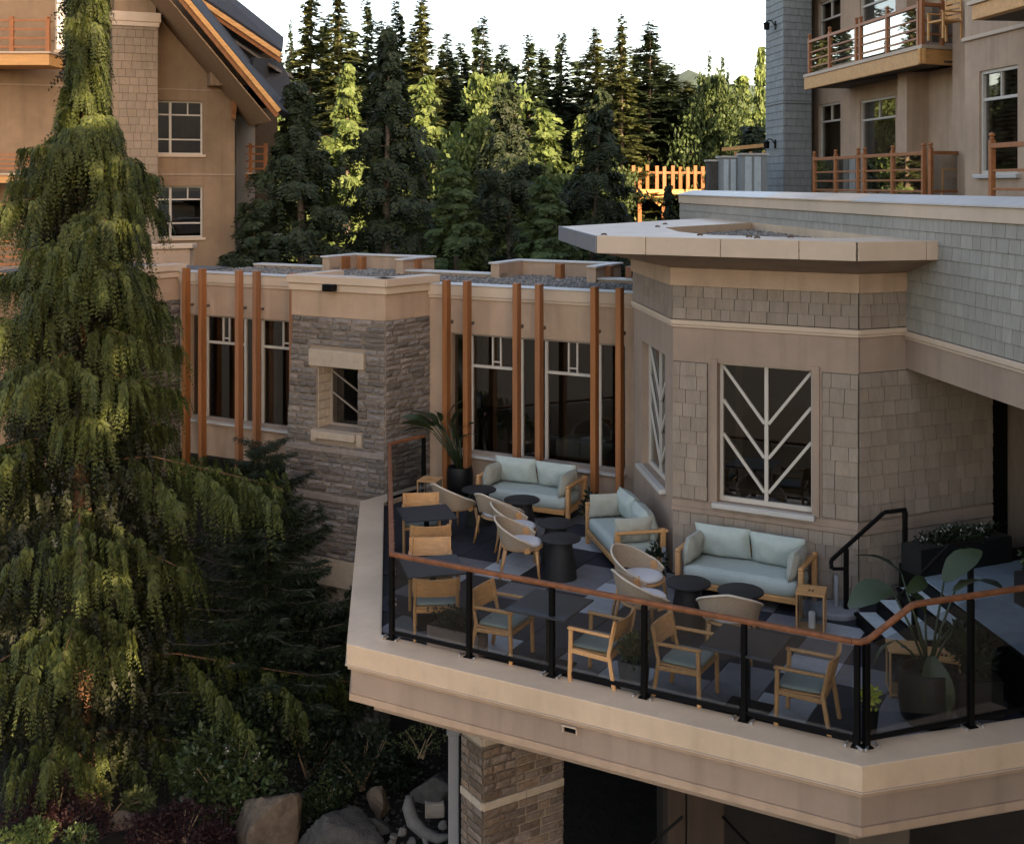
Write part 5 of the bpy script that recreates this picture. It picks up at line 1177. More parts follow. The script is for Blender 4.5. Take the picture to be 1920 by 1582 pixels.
def stair_rail(label, y, xs, zs):
    t = thing('stair_handrail', label, 'handrail', (xs[0],y,0), group='black stair handrails')
    pts = [Vector((sx(x,y),y+.02*k,z)) for k,(x,z) in enumerate(zip(xs, zs))]
    for a, b in zip(pts, pts[1:]): MB().bar(a, b, .04, .05, up=(0,0,1) if abs((b-a).normalized().z) < .9 else (1,0,0)).build('rail', M['black_metal'], t)
    for p, zb in ((pts[2].lerp(pts[3], .28), 0.0), (pts[4] - Vector((.02,0,0)), .64)): MB().cb(p.x-.03,p.x+.03,p.y-.03,p.y+.03,zb,p.z-.02,.006).build('post', M['black_metal'], t)
    MB().bar(pts[0], Vector((pts[2].lerp(pts[3],.28).x,y,pts[0].z)), .035, .04).build('return', M['black_metal'], t)
stair_rail('black handrail against the bay at the far side of the steps', 15.35, [4.22,4.21,4.22,4.92,5.22], [.62,.66,.72,1.34,1.37])
stair_rail('black handrail at the near side of the steps behind the big plant', 13.85, [4.50,4.49,4.50,5.08,5.36], [.66,.72,.78,1.36,1.40])

# ================================================================== leaf mesh tools
def kite_mesh(name, P, D, S, ln, wd, material, parent=None, thing_label=None, fold=0.0):
    """P base points, D unit directions, S unit side vectors, ln, wd arrays -> one mesh of leaf kites"""
    n = len(P); mid = P + D*(ln*.45)[:,None]; v = np.empty((n,4,3)); v[:,0] = P; v[:,1] = mid + S*(wd*.5)[:,None]; v[:,2] = P + D*ln[:,None]; v[:,3] = mid - S*(wd*.5)[:,None]
    me = bpy.data.meshes.new(name); me.vertices.add(n*4); me.vertices.foreach_set('co', v.reshape(-1).astype(np.float32))
    me.loops.add(n*4); me.loops.foreach_set('vertex_index', np.arange(n*4, dtype=np.int32)); me.polygons.add(n)
    me.polygons.foreach_set('loop_start', np.arange(0, n*4, 4, dtype=np.int32)); me.polygons.foreach_set('loop_total', np.full(n, 4, dtype=np.int32))
    me.materials.append(material); me.update(calc_edges=True); return me
def unit(a): return a / np.maximum(1e-9, np.linalg.norm(a, axis=-1, keepdims=True))
def rand_side(D, rng):
    r = unit(rng.normal(size=D.shape)); return unit(np.cross(D, r))
def leafy_ball(name, centre, rad, n, size, material, rng, up=.3, hollow=.55):
    d = unit(rng.normal(size=(n,3))); r = hollow + (1-hollow)*rng.random(n)**.6
    lump = 1 + .22*np.sin(d[:,0]*5+centre[0]*9)*np.cos(d[:,1]*4+2) + .18*np.sin(d[:,2]*6+centre[1]*5)
    P = np.array(centre) + d*np.array(rad)*(r*lump)[:,None]; D = unit(d + rng.normal(size=(n,3))*.7 + np.array([0,0,up])); ln = size*(.6+.8*rng.random(n))
    return P, D, rand_side(D, rng), ln, ln*(.35+.25*rng.random(n))
def shrub(name, label, cat, blobs, leaf, size, n, group=None, loc=None, flowers=None, stems=True):
    rng = np.random.default_rng(abs(hash(label)) % 100000 if False else sum(map(ord, label)))
    base = Vector(loc) if loc else Vector(blobs[0][0]); t = thing(name, label, cat, tuple(base), group=group); parts = [leafy_ball(name, c, r, int(n*w), size, None, rng) for (c, r, w) in blobs]
    P, D, S, ln, wd = [np.concatenate(z) for z in zip(*parts)]
    o = link_mesh('foliage', kite_mesh('foliage', P - np.array(base), D, S, ln, wd, leaf), t)
    if stems:
        mb = MB()
        for (c, r, w) in blobs:
            for k in range(4):
                e = Vector(c) + Vector((random.uniform(-.6,.6)*r[0], random.uniform(-.6,.6)*r[1], random.uniform(0,.6)*r[2])); mb.tube([base + Vector((random.uniform(-.05,.05),random.uniform(-.05,.05),0)), base.lerp(e,.5)+Vector((0,0,.04)), e], [.018,.013,.006], 5)
        mb.build('stem', M['twig'], t)
    if flowers:
        m_, cnt, sz = flowers; idx = rng.choice(len(P), cnt)
        q = np.repeat(P[idx], 6, 0) - np.array(base) + rng.normal(size=(cnt*6,3))*sz*.6; D2 = unit(rng.normal(size=q.shape)+np.array([0,-.5,.6])); link_mesh('blossom', kite_mesh('blossom', q, D2, rand_side(D2, rng), np.full(len(q), sz), np.full(len(q), sz*.6), m_), t)
    return t

# ================================================================== planters
def big_leaf(mb, base, tip, width, droop, n=9, fold=.18, twist=0.0):
    base, tip = Vector(base), Vector(tip); ax = tip-base; L_ = ax.length; d = ax.normalized(); s = d.cross(Vector((0,0,1)))
    s = Vector((1,0,0)) if s.length < .1 else s.normalized(); s = Matrix.Rotation(twist, 3, d) @ s; up = s.cross(d); rows = []
    for i in range(n+1):
        f = i/n; c = base + ax*f + Vector((0,0,-droop*(f*f-f*.0)))+up*(.12*L_*math.sin(math.pi*f)); w = width*(math.sin(math.pi*min(1,f*.93+.05))**.75)*.5
        rip = .02*math.sin(f*23)
        rows.append([c - s*w + up*(fold*w+rip*w*3), c - s*w*.5 + up*fold*w*.35, c, c + s*w*.5 + up*fold*w*.35, c + s*w + up*(fold*w-rip*w*3)])
    mb.grid(rows)
def bird_of_paradise(label, loc, pot, leaves, group='large potted leaf plants'):
    t = thing('potted_plant', label, 'plant', loc, group=group); o = Vector(loc); r, h = pot
    MB().lathe([(r*.72,0),(r*.9,h*.12),(r,h*.45),(r*.98,h*.8),(r*.9,h),(r*.82,h),(r*.80,h*.9)], 28, loc).build('pot', M['pot_black'], t, auto=50)
    MB().lathe([(r*.80,0),(r*.78,.01)], 20, (o.x,o.y,o.z+h*.88)).build('soil', M['soil'], t)
    for (base, tip, w, dr, tw) in leaves:
        b, e = Vector(base), Vector(tip); root = o + Vector((random.uniform(-.07,.07), random.uniform(-.07,.07), h*.88))
        m = MB(); m.tube([root, root.lerp(b,.5) + Vector((0,0,.06)), b], [.018,.014,.010], 6); st = m.build('stalk', L['palm'], t, smooth=True)
        m = MB(); big_leaf(m, b, e, w, dr, twist=tw); m.build('leaf', L['palm'], t, smooth=True)
        m = MB(); 
    return t
c5 = Vector((4.36,12.34,0))
def P5(px, py, dy=0.0): return tuple(at(px, py, c5.y+dy))
bird_of_paradise('big potted plant with broad paddle leaves behind the right railing', tuple(c5), (.29,.56), [
    (P5(1690,1075,.25), P5(1600,1038,.35), .26, .02, .3), (P5(1672,1105,.1), P5(1590,1130,.15), .34, .04, -.5), (P5(1770,1090,.2), P5(1840,1032,.35), .28, .0, .4),
    (P5(1790,1108,.0), P5(1880,1095,.25), .28, .05, -.3), (P5(1745,1230,-.12), P5(1762,1355,-.22), .34, .02, .6), (P5(1680,1200,-.05), P5(1638,1242,-.08), .10, .03, .2),
    (P5(1700,1110,.0), P5(1735,1085,.3), .16, .0, .8), (P5(1790,1180,.1), P5(1830,1240,.15), .20, .05, -.7), (P5(1735,1150,.2), P5(1700,1105,.35), .2, .0, .1), (P5(1800,1160,.25), P5(1850,1200,.4), .22, .06, .3)])
c4 = Vector((-.95,21.42,0))
def P4(px, py, dy=0.0): return tuple(at(px, py, c4.y+dy))
lv = []
for (bx, by, tx, ty, w) in ((815,800,752,778,.16),(812,806,750,792,.16),(818,795,762,768,.15),(822,800,800,770,.16),(812,812,756,806,.14),(838,790,868,748,.2),(846,800,875,760,.18),(858,815,892,790,.16),(862,825,895,812,.14),(826,790,815,768,.16),(850,830,842,780,.14),(835,810,795,788,.14)):
    lv.append((P4(bx,by,random.uniform(-.2,.2)), P4(tx,ty,random.uniform(-.3,.2)), w, .03, random.uniform(-.8,.8)))
bird_of_paradise('tall potted palm at the far left corner of the terrace', tuple(c4), (.24,.5), lv)
def box_planter(label, loc, L_, W_, h, material, face, leaf, n, size, taper=.0, flowers=None, hgt=.16):
    t = thing('planter', label, 'planter', loc, math.atan2(face[1],face[0]), 'terrace planters', local=True); a, b = L_/2, W_/2; k = 1-taper
    MB().hexa([(-a*k,-b*k,0),(a*k,-b*k,0),(a*k,b*k,0),(-a*k,b*k,0),(-a,-b,h),(a,-b,h),(a,b,h),(-a,b,h)]).build('trough', material, t)
    MB().bx(-a+.012,a-.012,-b+.012,b-.012,h+.001,h+.006).build('soil', M['soil'], t)
    rng = np.random.default_rng(int(n)); P, D, S, ln, wd = leafy_ball('x', (0,0,h+hgt*.55), (a*.92,b*1.1,hgt), n, size, None, rng, .6, .1); link_mesh('foliage', kite_mesh('foliage', P, D, S, ln, wd, leaf), t)
    if flowers:
        m_, cnt, sz = flowers; q = np.repeat(P[rng.choice(len(P), cnt)], 5, 0) + rng.normal(size=(cnt*5,3))*sz*.6 + np.array([0,0,.03]); D2 = unit(rng.normal(size=q.shape)+np.array([0,0,.6])); link_mesh('blossom', kite_mesh('blossom', q, D2, rand_side(D2, rng), np.full(len(q), sz), np.full(len(q), sz*.6), m_), t)
    return t
box_planter('taupe trough planter with low greenery inside the left of the front railing', (-.66,14.17,0), .72, .24, .30, M['pot_taupe'], bF, L['shrub_dark'], 900, .05)
box_planter('square dark planter with leafy plant behind the third railing post', (1.36,13.06,0), .28, .28, .36, M['pot_grey'], bF, L['shrub'], 420, .09, .2, None, .18)
box_planter('long black trough planter with white flowers on the landing', (5.85,15.42,.64), 1.55, .36, .34, M['pot_black'], (U_R.x,U_R.y), L['shrub_dark'], 1100, .06, 0, (L['flower_white'], 16, .04), .10)
box_planter('black planting box with dark foliage beside the landing, right of the big plant', (5.0,12.85,0), .45, .95, .40, M['pot_black'], (1,-.1), L['shrub_dark'], 1500, .09, 0, None, .24)
box_planter('black flower box with pale blossoms at the right edge of the landing', (6.25,13.9,.64), .4, .4, .38, M['pot_black'], (1,.2), L['shrub_dark'], 500, .07, 0, (L['flower_yellow'], 14, .06), .22)
vz = thing('flower_vase', 'slim black vase with yellow green flowers at the railing corner', 'vase', (3.66,11.98,0))
MB().lathe([(.05,0),(.06,.02),(.085,.30),(.075,.30),(.05,.04)], 18, (3.66,11.98,0)).build('vase', M['pot_black'], vz, auto=40)
rng = np.random.default_rng(4); Pq, Dq, Sq, lq, wq_ = leafy_ball('v', (0,0,.42), (.09,.09,.12), 160, .055, None, rng, .5, .1); link_mesh('blossom', kite_mesh('blossom', Pq, Dq, Sq, lq, wq_, L['flower_yellow']), vz)
# small bits of greenery beside the sofas
shrub('potted_herb', 'small leafy pot plant between the middle tub chair and the sideways sofa', 'plant', [((2.0,16.45,.36),(.14,.12,.2),1)], L['shrub_dark'], .08, 260, loc=(2.0,16.45,.02))
shrub('potted_herb', 'small dark pot plant beside the right arm of the far sofa', 'plant', [((1.28,19.3,.34),(.12,.12,.2),1)], L['shrub_dark'], .08, 200, loc=(1.28,19.3,.02))
for n_, (x, y) in (('a',(2.0,16.45)),('b',(1.28,19.3))):
    pass
# ================================================================== ground
def ground_z(x, y): return -4.55 + .25*math.sin(x*.5+1)*math.cos(y*.33) + max(0, (17.6-y))*.16*(1 if x < 2 else .3) + max(0,(y-26))*.035
xs = np.concatenate([np.linspace(-900,-20,10), np.linspace(-18,18,73), np.linspace(20,900,10)]); ys_ = np.concatenate([np.linspace(-300,6,8), np.linspace(8,34,53), np.linspace(36,150,30), np.linspace(200,2500,8)])
rows = [[(x, y, ground_z(x, y) if (abs(x) < 19 and 5 < y < 36) else -4.55 + min(9.0, max(0,(y-26))*.035)) for y in ys_] for x in xs]
g = MB().grid(rows).build('ground', M['soil'], smooth=True); tag(g, 'dark garden soil under the trees', 'ground', kind='structure')
hr = []
for i in range(61):
    x = -1500+3500*i/60; hh = 150 + 38*math.sin(i*.41+.6) + 22*math.sin(i*1.07) + 10*math.sin(i*2.3)
    hr.append([(x,1750,-5),(x,1800,hh*.55),(x,1900,hh*.85),(x,2050,hh),(x,2400,hh*.8),(x,2800,-5)])
h_ = MB().grid(hr).build('hills', M['hill'], smooth=True); tag(h_, 'distant wooded ridge on the horizon', 'hill', kind='structure')

# ================================================================== trees
def grow(kind, H, R, seed, n_br, n_st, n_leaf, size, prof, droop, trunk_r, z_low=.06, nstr=3, hangl=None, splay=.42, aspect=.26, cluster=1):
    """crown and trunk geometry (base at origin). kind: weeping | fir | round"""
    rng = np.random.default_rng(seed); tb = MB(); hangl = hangl or size*4.2
    lean = rng.normal(size=2)*.012*H
    def axis(z): f = z/H; return np.array([lean[0]*f*f, lean[1]*f*f, z])
    tb.tube([axis(H*f) for f in (0,.1,.3,.5,.7,.85,.985)], [trunk_r, trunk_r*.86, trunk_r*.68, trunk_r*.48, trunk_r*.28, trunk_r*.14, trunk_r*.03], 9)
    Ps, Ds, Ss, Ls, Ws = [], [], [], [], []
    zf = z_low + (1-z_low)*(np.arange(n_br)+rng.random(n_br))/n_br; zf = zf**.92
    if cluster > 1:
        mi = np.arange(n_br)//cluster; zf = zf[mi*cluster] + rng.normal(size=n_br)*.006; rjit = .45+.75*rng.random(n_br)[mi*cluster]
    for b in range(n_br):
        f = zf[b]; z0 = f*H; rr = R*prof(f)*((.42+.85*rng.random()**1.2) if kind != 'fir' else (.42+.85*rng.random()**.8)); az = b*2.39996 + rng.normal()*.35
        if cluster > 1: az = (b//cluster)*2.39996 + ((b%cluster)-(cluster-1)/2)*.20 + rng.normal()*.05; rr = R*prof(f)*rjit[b]*(.8+.25*rng.random())
        out = np.array([math.cos(az), math.sin(az), 0.0]); side = np.array([-out[1], out[0], 0.0])
        if rr < .05: rr = .05
        t = np.linspace(0, 1, n_st)
        if kind == 'weeping': zz = rr*(.16*np.sin(t*1.7) - droop*t**1.7 + .14*np.maximum(0,t-.72)*3)
        elif kind == 'fir': zz = rr*(-droop*t + .22*t*t)
        else: zz = rr*(.55*t - .2*t*t)
        C = axis(z0)[None,:] + out[None,:]*(rr*t)[:,None] + side[None,:]*(rr*.10*math.sin(b*1.3)*t*t)[:,None]; C[:,2] += zz
        if kind == 'fir': rr *= 1 + .25*math.sin(f*41+az*1.0)
        if rr > .5: tb.tube([C[0], C[n_st//3], C[2*n_st//3], C[-1]], [max(.008,trunk_r*.12*(1-f*.6)), trunk_r*.06, trunk_r*.035, .005], 5, cap=False)
        k = n_leaf; w = .35 + .65*t
        if kind == 'weeping':
            # hanging strands: every station carries strands that fall straight down, leaflets splayed along them
            ns = nstr; lat = rng.normal(size=(n_st, ns))*rr*.10*(.3+t)[:,None] ; hang = hangl*(.45+.75*rng.random((n_st,ns)))*(.45+.85*np.sin(np.pi*np.clip(t*.9+.08,0,1)))[:,None]
            s = rng.random((n_st,ns,k))*1.12 - .12
            P = C[:,None,None,:] + side*lat[:,:,None,None] + np.array([0,0,-1.0])*(hang[:,:,None]*s)[...,None] + rng.normal(size=(n_st,ns,k,3))*size*.16
            P = P + out*(hang[:,:,None]*.12*s)[...,None]
            D = unit(rng.normal(size=P.shape)*splay + np.array([0,0,-1.0]) + out*.15); ln = size*(.7+.6*rng.random(P.shape[:-1])); wd = ln*aspect
        elif kind == 'fir':
            ns = 2; sgn = np.array([-1,1])[None,:,None]
            s = rng.random((n_st,ns,k)); wid = rr*.24*(1.05-t)[:,None,None] + size*.45
            P = C[:,None,None,:] + side*(sgn*s*wid)[...,None] + out*(s*wid*.55)[...,None]; P[...,2] -= s*wid*(.25+droop*.3); P = P + rng.normal(size=P.shape)*size*.16
            D = unit(out*.7 + side*(sgn[...,None]*.8) + np.array([0,0,-.25]) + rng.normal(size=P.shape)*.35); ln = size*(.7+.7*rng.random(P.shape[:-1])); wd = ln*(aspect if aspect != .26 else .42)
        else:
            m_ = t > .25; C2 = C[m_]; P = C2[:,None,None,:] + rng.normal(size=(len(C2),2,k,3))*np.array([1,1,.7])*rr*.16
            D = unit(rng.normal(size=P.shape) + np.array([0,0,.1])); ln = size*(.6+.7*rng.random(P.shape[:-1])); wd = ln*.62
        if kind == 'fir': ln = ln*(.45+.55*min(1,(1-f)*4)); wd = wd*(.45+.55*min(1,(1-f)*4))
        Ps.append(P.reshape(-1,3)); Ds.append(D.reshape(-1,3)); Ls.append(ln.reshape(-1)); Ws.append(wd.reshape(-1))
    P = np.concatenate(Ps); D = np.concatenate(Ds); S = rand_side(D, rng); return tb, P, D, S, np.concatenate(Ls), np.concatenate(Ws)
def fronds(B, d, s, Ln, n, l0, aspect, rng, sp=.62):
    """flat hanging sprays: B base, d axis, s side (unit), Ln length; n pairs of leaflets that shorten towards the tip"""
    m = len(B); tau = (np.arange(n)+.5)/n; P = B[:,None,:] + d[:,None,:]*(Ln[:,None]*tau[None,:])[...,None]; P[...,2] -= (Ln[:,None]*.10*tau[None,:]**2)
    P = np.repeat(P[:,:,None,:], 2, 2); sg = np.array([-1.0,1.0])[None,None,:,None]
    D = unit(d[:,None,None,:] + s[:,None,None,:]*sg*sp + rng.normal(size=P.shape)*.14); nn = unit(np.cross(d, s)); S = unit(np.cross(D, nn[:,None,None,:] + rng.normal(size=P.shape)*.25))
    ln = l0*(1.15-.75*tau)[None,:,None]*(.75+.5*rng.random(P.shape[:-1])); return P.reshape(-1,3), D.reshape(-1,3), S.reshape(-1,3), ln.reshape(-1), (ln*aspect).reshape(-1)
def conifer(H, R, prof, seed, n_b, mode, hang, l0, n_l, st, aspect=.42, droop=.3, trunk_r=.25, z_low=.06, inner=0, bark=None, dens=1.0, gap=.22):
    """boughs with side shoots, each carrying sprays. mode: weep (hanging curtains) or fir (flat sprays)"""
    rng = np.random.default_rng(seed); tb = MB(); lean = rng.normal(size=2)*.010*H
    ax = lambda z: np.array([lean[0]*(z/H)**2, lean[1]*(z/H)**2, z])
    tb.tube([ax(H*f) for f in (0,.1,.3,.5,.7,.85,.99)], [trunk_r, trunk_r*.86, trunk_r*.68, trunk_r*.48, trunk_r*.28, trunk_r*.14, trunk_r*.02], 9)
    # bough heights: spacing follows the local radius
    zs, z = [], z_low*H
    while z < H*.992:
        zs.append(z); z += H/n_b*(.35+1.3*prof(z/H)/max(1e-3, np.mean([prof(q) for q in np.linspace(.1,.95,12)])))*(.6+.8*rng.random())
    Bs, ds, ss, Ls, Sc = [], [], [], [], []
    for b, z0 in enumerate(zs):
        f = z0/H; rr = max(.06, R*prof(f)*(.5+.64*rng.random())); az = b*2.39996 + rng.normal()*.3; out = np.array([math.cos(az), math.sin(az), 0.0]); side = np.array([-out[1], out[0], 0.0])
        steep = min(1, max(0,(f-.80)/.2)); dr = droop*(1-steep) - .35*steep*(mode == 'fir')
        def curve(t): return ax(z0) + out*(rr*t) + side*(rr*.12*math.sin(b*1.7)*t*t) + np.array([0,0,rr*(.14*math.sin(t*1.9) - dr*t**1.6 + .30*max(0,t-.75))])
        n_s = max(4, int(st*(.4+.6*rr/R)*dens)); lines = [(curve, 1.0, 0.0, out)]
        if rr > .25*R*.5 or rr > .6:
            for k, t0 in enumerate((.22,.36,.50,.64,.78)):
                sgn = 1 if (k+b) % 2 else -1; a2 = out*math.cos(.75) + side*sgn*math.sin(.75); L2 = rr*(.52 - .35*t0 + .12*rng.random()); c0 = curve(t0)
                lines.append(((lambda t, c0=c0, a2=a2, L2=L2: c0 + a2*(L2*t) + np.array([0,0,-L2*dr*.8*t**1.6])), L2/rr, t0, a2))
        pts = [curve(t) for t in (0,.35,.7,1.0)]
        if rr > .3: tb.tube(pts, [max(.01,trunk_r*.13*(1-f*.5)), trunk_r*.07, trunk_r*.035, .004], 5, cap=False)
        for cf, rel, t0, dirv in lines:
            k = max(3, int(n_s*rel)); ts = np.sort((gap if t0 == 0 else .05) + (1-(gap if t0 == 0 else .05))*rng.random(k))
            C = np.array([cf(t) for t in ts]); nd = 2 if mode == 'weep' else 2
            for e in range(nd):
                sg = 1 if e else -1; sd = np.array([-dirv[1], dirv[0], 0.0])
                if mode == 'weep':
                    d = unit(np.array([0,0,-1.0]) + dirv*(.10+.25*ts)[:,None] + sd*sg*(.22*rng.random(k))[:,None] + rng.normal(size=(k,3))*.07); Lh = hang*(.45+.8*rng.random(k))*(.55+.75*np.sin(np.pi*np.clip(ts,0,1)*.9+.15)) * min(1, .45+rr*.8)
                    s_ = unit(np.cross(d, unit(rng.normal(size=(k,3))*.5 + dirv)))
                else:
                    d = unit(dirv*.75 + sd*sg*.72 + np.array([0,0,-.16-dr*.3]) + rng.normal(size=(k,3))*.14); Lh = (rr*.26*(1.1-ts)+hang)*(.7+.6*rng.random(k)); s_ = unit(np.cross(d, np.array([0,0,1.0]) + rng.normal(size=(k,3))*.25))
                Bs.append(C + rng.normal(size=C.shape)*l0*.25 + np.array([0,0,l0*.35])); ds.append(d); ss.append(s_); Ls.append(Lh*(1 if mode == 'weep' else .4+.6*min(1,(1-f)*5))); Sc.append(np.full(k, 1.0 if mode == 'weep' else .38+.62*min(1,(1-f)*5)))
    # leader
    k = 14; Bs.append(np.array([ax(H*(.93+.07*i/k)) for i in range(k)])); az = rng.random(k)*6.28; ds.append(unit(np.stack([np.cos(az)*.5, np.sin(az)*.5, np.full(k, .5 if mode == 'fir' else -.9)], -1))); ss.append(unit(np.stack([-np.sin(az), np.cos(az), np.zeros(k)], -1))); Ls.append(np.full(k, hang*.5)); Sc.append(np.full(k, .4 if mode == 'fir' else .8))
    B = np.concatenate(Bs); d = np.concatenate(ds); s = np.concatenate(ss); Ln = np.concatenate(Ls)
    crown = fronds(B, d, s, Ln, n_l, l0*np.concatenate(Sc)[:,None,None], aspect, rng); inn = None
    if inner:
        f = z_low + (.97-z_low)*rng.random(inner); az = rng.random(inner)*6.28; r = np.array([R*prof(q) for q in f])*.42*np.sqrt(rng.random(inner))
        B = np.stack([np.cos(az)*r, np.sin(az)*r, f*H], -1); d = unit(np.array([0,0,-1.0]) + rng.normal(size=B.shape)*.3); s = unit(np.cross(d, rng.normal(size=B.shape))); inn = fronds(B, d, s, np.full(inner, hang*.8), max(4, int(n_l*.7)), l0*1.05, .5, rng)
    return tb, crown, inn
PROTO = {}
def proto(key, leaf, bark, *a, **k):
    tb, P, D, S, ln, wd = grow(*a, **k); PROTO[key] = (kite_mesh(key+'_crown', P, D, S, ln, wd, L[leaf]), tb.mesh(key+'_trunk', M[bark], True)); return len(P)
cone = lambda f: max(0.0, (1-f))**1.25*(1 if f > .12 else .75+2*f)
slim = lambda f: max(0.0, 1-f)**1.2
weep = lambda f: max(0.02, (1-f)**1.15*(1.0 if f > .15 else .85+f))
rnd_ = lambda f: max(.08, math.sin(math.pi*min(1,max(0,(f-.12)/.9)))**.6)
PR = {}
for key, leaf, H, R_, prof, seed, nb, mode, hang, l0, nl, st, asp, dr, dens in (
    ('weep1','cedar_dark',16,5.0,weep,21,70,'weep',.75,.22,6,15,.42,.42,1.0), ('weep2','cedar_dark',17,4.6,weep,22,78,'weep',.80,.22,6,15,.42,.50,1.0),
    ('fir1','fir',24,4.6,cone,31,120,'fir',.30,.30,5,11,.45,.34,1.0), ('fir2','fir',24,4.0,slim,32,130,'fir',.30,.30,5,11,.45,.48,1.0), ('fir3','fir',24,4.8,cone,38,105,'fir',.34,.32,5,11,.45,.22,1.0), ('olive1','olive',24,4.4,cone,33,120,'fir',.34,.30,5,11,.45,.42,1.0),
    ('lime1','lime',13,3.4,weep,34,50,'weep',.55,.24,5,12,.5,.22,1.0), ('mid1','mid',14,3.6,weep,36,55,'weep',.6,.24,5,12,.5,.28,1.0)):
    tb, cr, inn = conifer(H, R_, prof, seed, nb, mode, hang, l0, nl, st, asp, dr, .24, inner=260)
    arrs = [np.concatenate([p_, q_]) for p_, q_ in zip(cr, inn)]; PROTO[key] = (kite_mesh(key+'_crown', *arrs, L[leaf]), tb.mesh(key+'_trunk', M['bark_grey'], True)); PR[key] = (R_, prof)
for key, leaf, bark, kind, H, R_, seed, nb, nst, nl, size, prof, droop, tr in (
    ('sparse','fir','bark_grey','fir',24,3.6,41,95,9,8,.42,cone,.30,.3), ('lime2','lime','bark','round',12,3.0,35,70,8,24,.30,rnd_,.3,.2), ('mid2','mid','bark','round',13,3.4,37,80,8,24,.30,rnd_,.3,.2)):
    proto(key, leaf, bark, kind, H, R_, seed, nb, nst, nl, size, prof, droop, tr); PR[key] = (R_, prof)
PH = dict(fir3=24,weep1=16,weep2=17,fir1=24,fir2=24,olive1=24,lime1=13,lime2=12,mid1=14,mid2=13)
def tree(key, label, px, top, Y, half=None, ref=470, group='conifers behind the hotel', name='conifer_tree', zb=None, rz=None, cat='tree'):
    zb = ground_z(0, Y) if zb is None else zb; zb = -4.5 + min(9, max(0, Y-26)*.035) if Y > 30 else zb
    p = at(px, 0, Y); zt = at(px, top, Y).z; s = (zt-zb)/PH[key]; t = thing(name, label, cat, (p.x, Y, zb), random.uniform(0,6.28) if rz is None else rz, group)
    yr = ref; fr = min(.8, max(.05, (at(px, yr, Y).z - zb)/(zt-zb))); R_, pf = PR[key]; w = min(2.2, max(.35, half/F*Y/(R_*pf(fr)*.92)))
    t.scale = (w, w, s); c, tr = PROTO[key]; link_mesh('crown', c, t); link_mesh('trunk', tr, t); return t
ORD = ['first','second','third','fourth','fifth','sixth','seventh','eighth','ninth','tenth','eleventh','twelfth','thirteenth','fourteenth','fifteenth','sixteenth']
tree('weep1','dark weeping conifer close behind the corridor roof, beside the lodge', 572, 150, 41, 150)
tree('weep2','broad dark weeping conifer in the middle of the row behind the corridor roof', 722, 52, 43, 150)
tree('weep1','dark weeping conifer left of the canopy roof with drooping arms', 962, 150, 42, 130, rz=2.0)
tree('weep2','slender dark weeping conifer directly behind the canopy roof', 1108, 165, 44, 120)
tree('mid1','short dark conifer between the broad and the drooping weeping conifers', 862, 300, 40, 80)
tree('weep1','low dark conifer in front of the timber pavilion', 1256, 345, 50, 34)
tree('mid1','small green conifer peeping over the corridor roof left of the canopy', 1035, 330, 39, 70)
tree('weep2','low dark conifer at the foot of the lodge corner', 500, 395, 40, 60)
back = [(545,38,70,24,'fir2'),(578,-55,62,62,'olive1'),(632,-40,60,58,'olive1'),(690,-5,66,55,'fir1'),(752,2,64,48,'fir2'),(792,-12,62,60,'olive1'),(828,62,66,44,'fir2'),(893,30,64,52,'fir3'),(932,82,70,45,'fir2'),(995,64,66,48,'fir1'),(1048,60,68,45,'fir2'),(1122,52,66,52,'olive1'),(1166,28,63,46,'olive1'),(1216,44,66,70,'fir3'),(1262,120,72,45,'fir2')]
for k, (px, top, Y, hw, key) in enumerate(back): tree(key, f'tall pointed fir, {ORD[k]} from the left in the high back row', px, top, Y, hw*1.2, 300, group='tall firs of the back row')
back2 = [(520,95,74,50,'fir3'),(608,30,72,60,'fir1'),(662,40,74,60,'fir3'),(722,38,72,60,'fir2'),(772,60,74,60,'fir1'),(850,95,74,60,'fir3'),(872,82,76,50,'fir2'),(912,92,74,60,'fir1'),(962,105,74,60,'fir3'),(1022,92,72,60,'fir1'),(1082,98,74,60,'fir3'),(1145,92,74,60,'fir2'),(1192,88,74,60,'fir1'),(1242,105,76,60,'fir3'),(1300,165,80,60,'fir1')]
for k_, (px, top, Y, hw, key) in enumerate(back2): tree(key, f'dark fir, {ORD[k_]} from the left in the row behind the tallest firs', px, top, Y, hw*1.3, 300, group='firs of the second back row')
mid = [(648,118,54,42,'lime1','sunlit yellow green conifer between the two left dark weeping conifers'),(790,138,56,42,'lime1','sunlit conifer right of the broad dark weeping conifer'),(848,225,56,22,'lime1','narrow young sunlit conifer left of the bright leafy tree'),
       (918,158,54,62,'lime2','bright yellow green leafy tree, largest of the sunlit ones'),(1030,200,55,36,'lime1','sunlit slim conifer between the two drooping dark conifers'),(1084,212,56,20,'lime1','thin sunlit conifer left of the slender dark conifer'),
       (1188,148,67,60,'lime1','broad sunlit conifer above the timber pavilion'),(1232,190,68,40,'mid2','mid green leafy tree right of the broad sunlit conifer'),(1290,150,66,48,'olive1','olive fir at the start of the far right wood'),
       (1340,158,64,52,'mid2','rounded mid green tree left of the grey shingled corner'),(1385,140,72,48,'lime1','yellow green conifer behind the roof cabinets'),(1424,84,60,30,'lime1','tall bright conifer touching the grey shingled corner'),
       (1320,225,70,60,'mid1','spreading conifer behind the roof cabinets'),(1400,232,50,55,'weep1','dark low conifer beside the lower wall lantern'),(480,200,56,50,'lime2','sunlit leafy tree under the lodge eaves'),
       (470,320,52,45,'mid2','sunlit bush like tree behind the lodge balconies'),(1000,290,62,60,'mid2','green leafy tree low between the drooping dark conifers'),(880,320,62,60,'mid2','green leafy tree below the bright yellow green tree'),(1128,280,60,45,'mid2','green leafy tree left of the timber pavilion')]
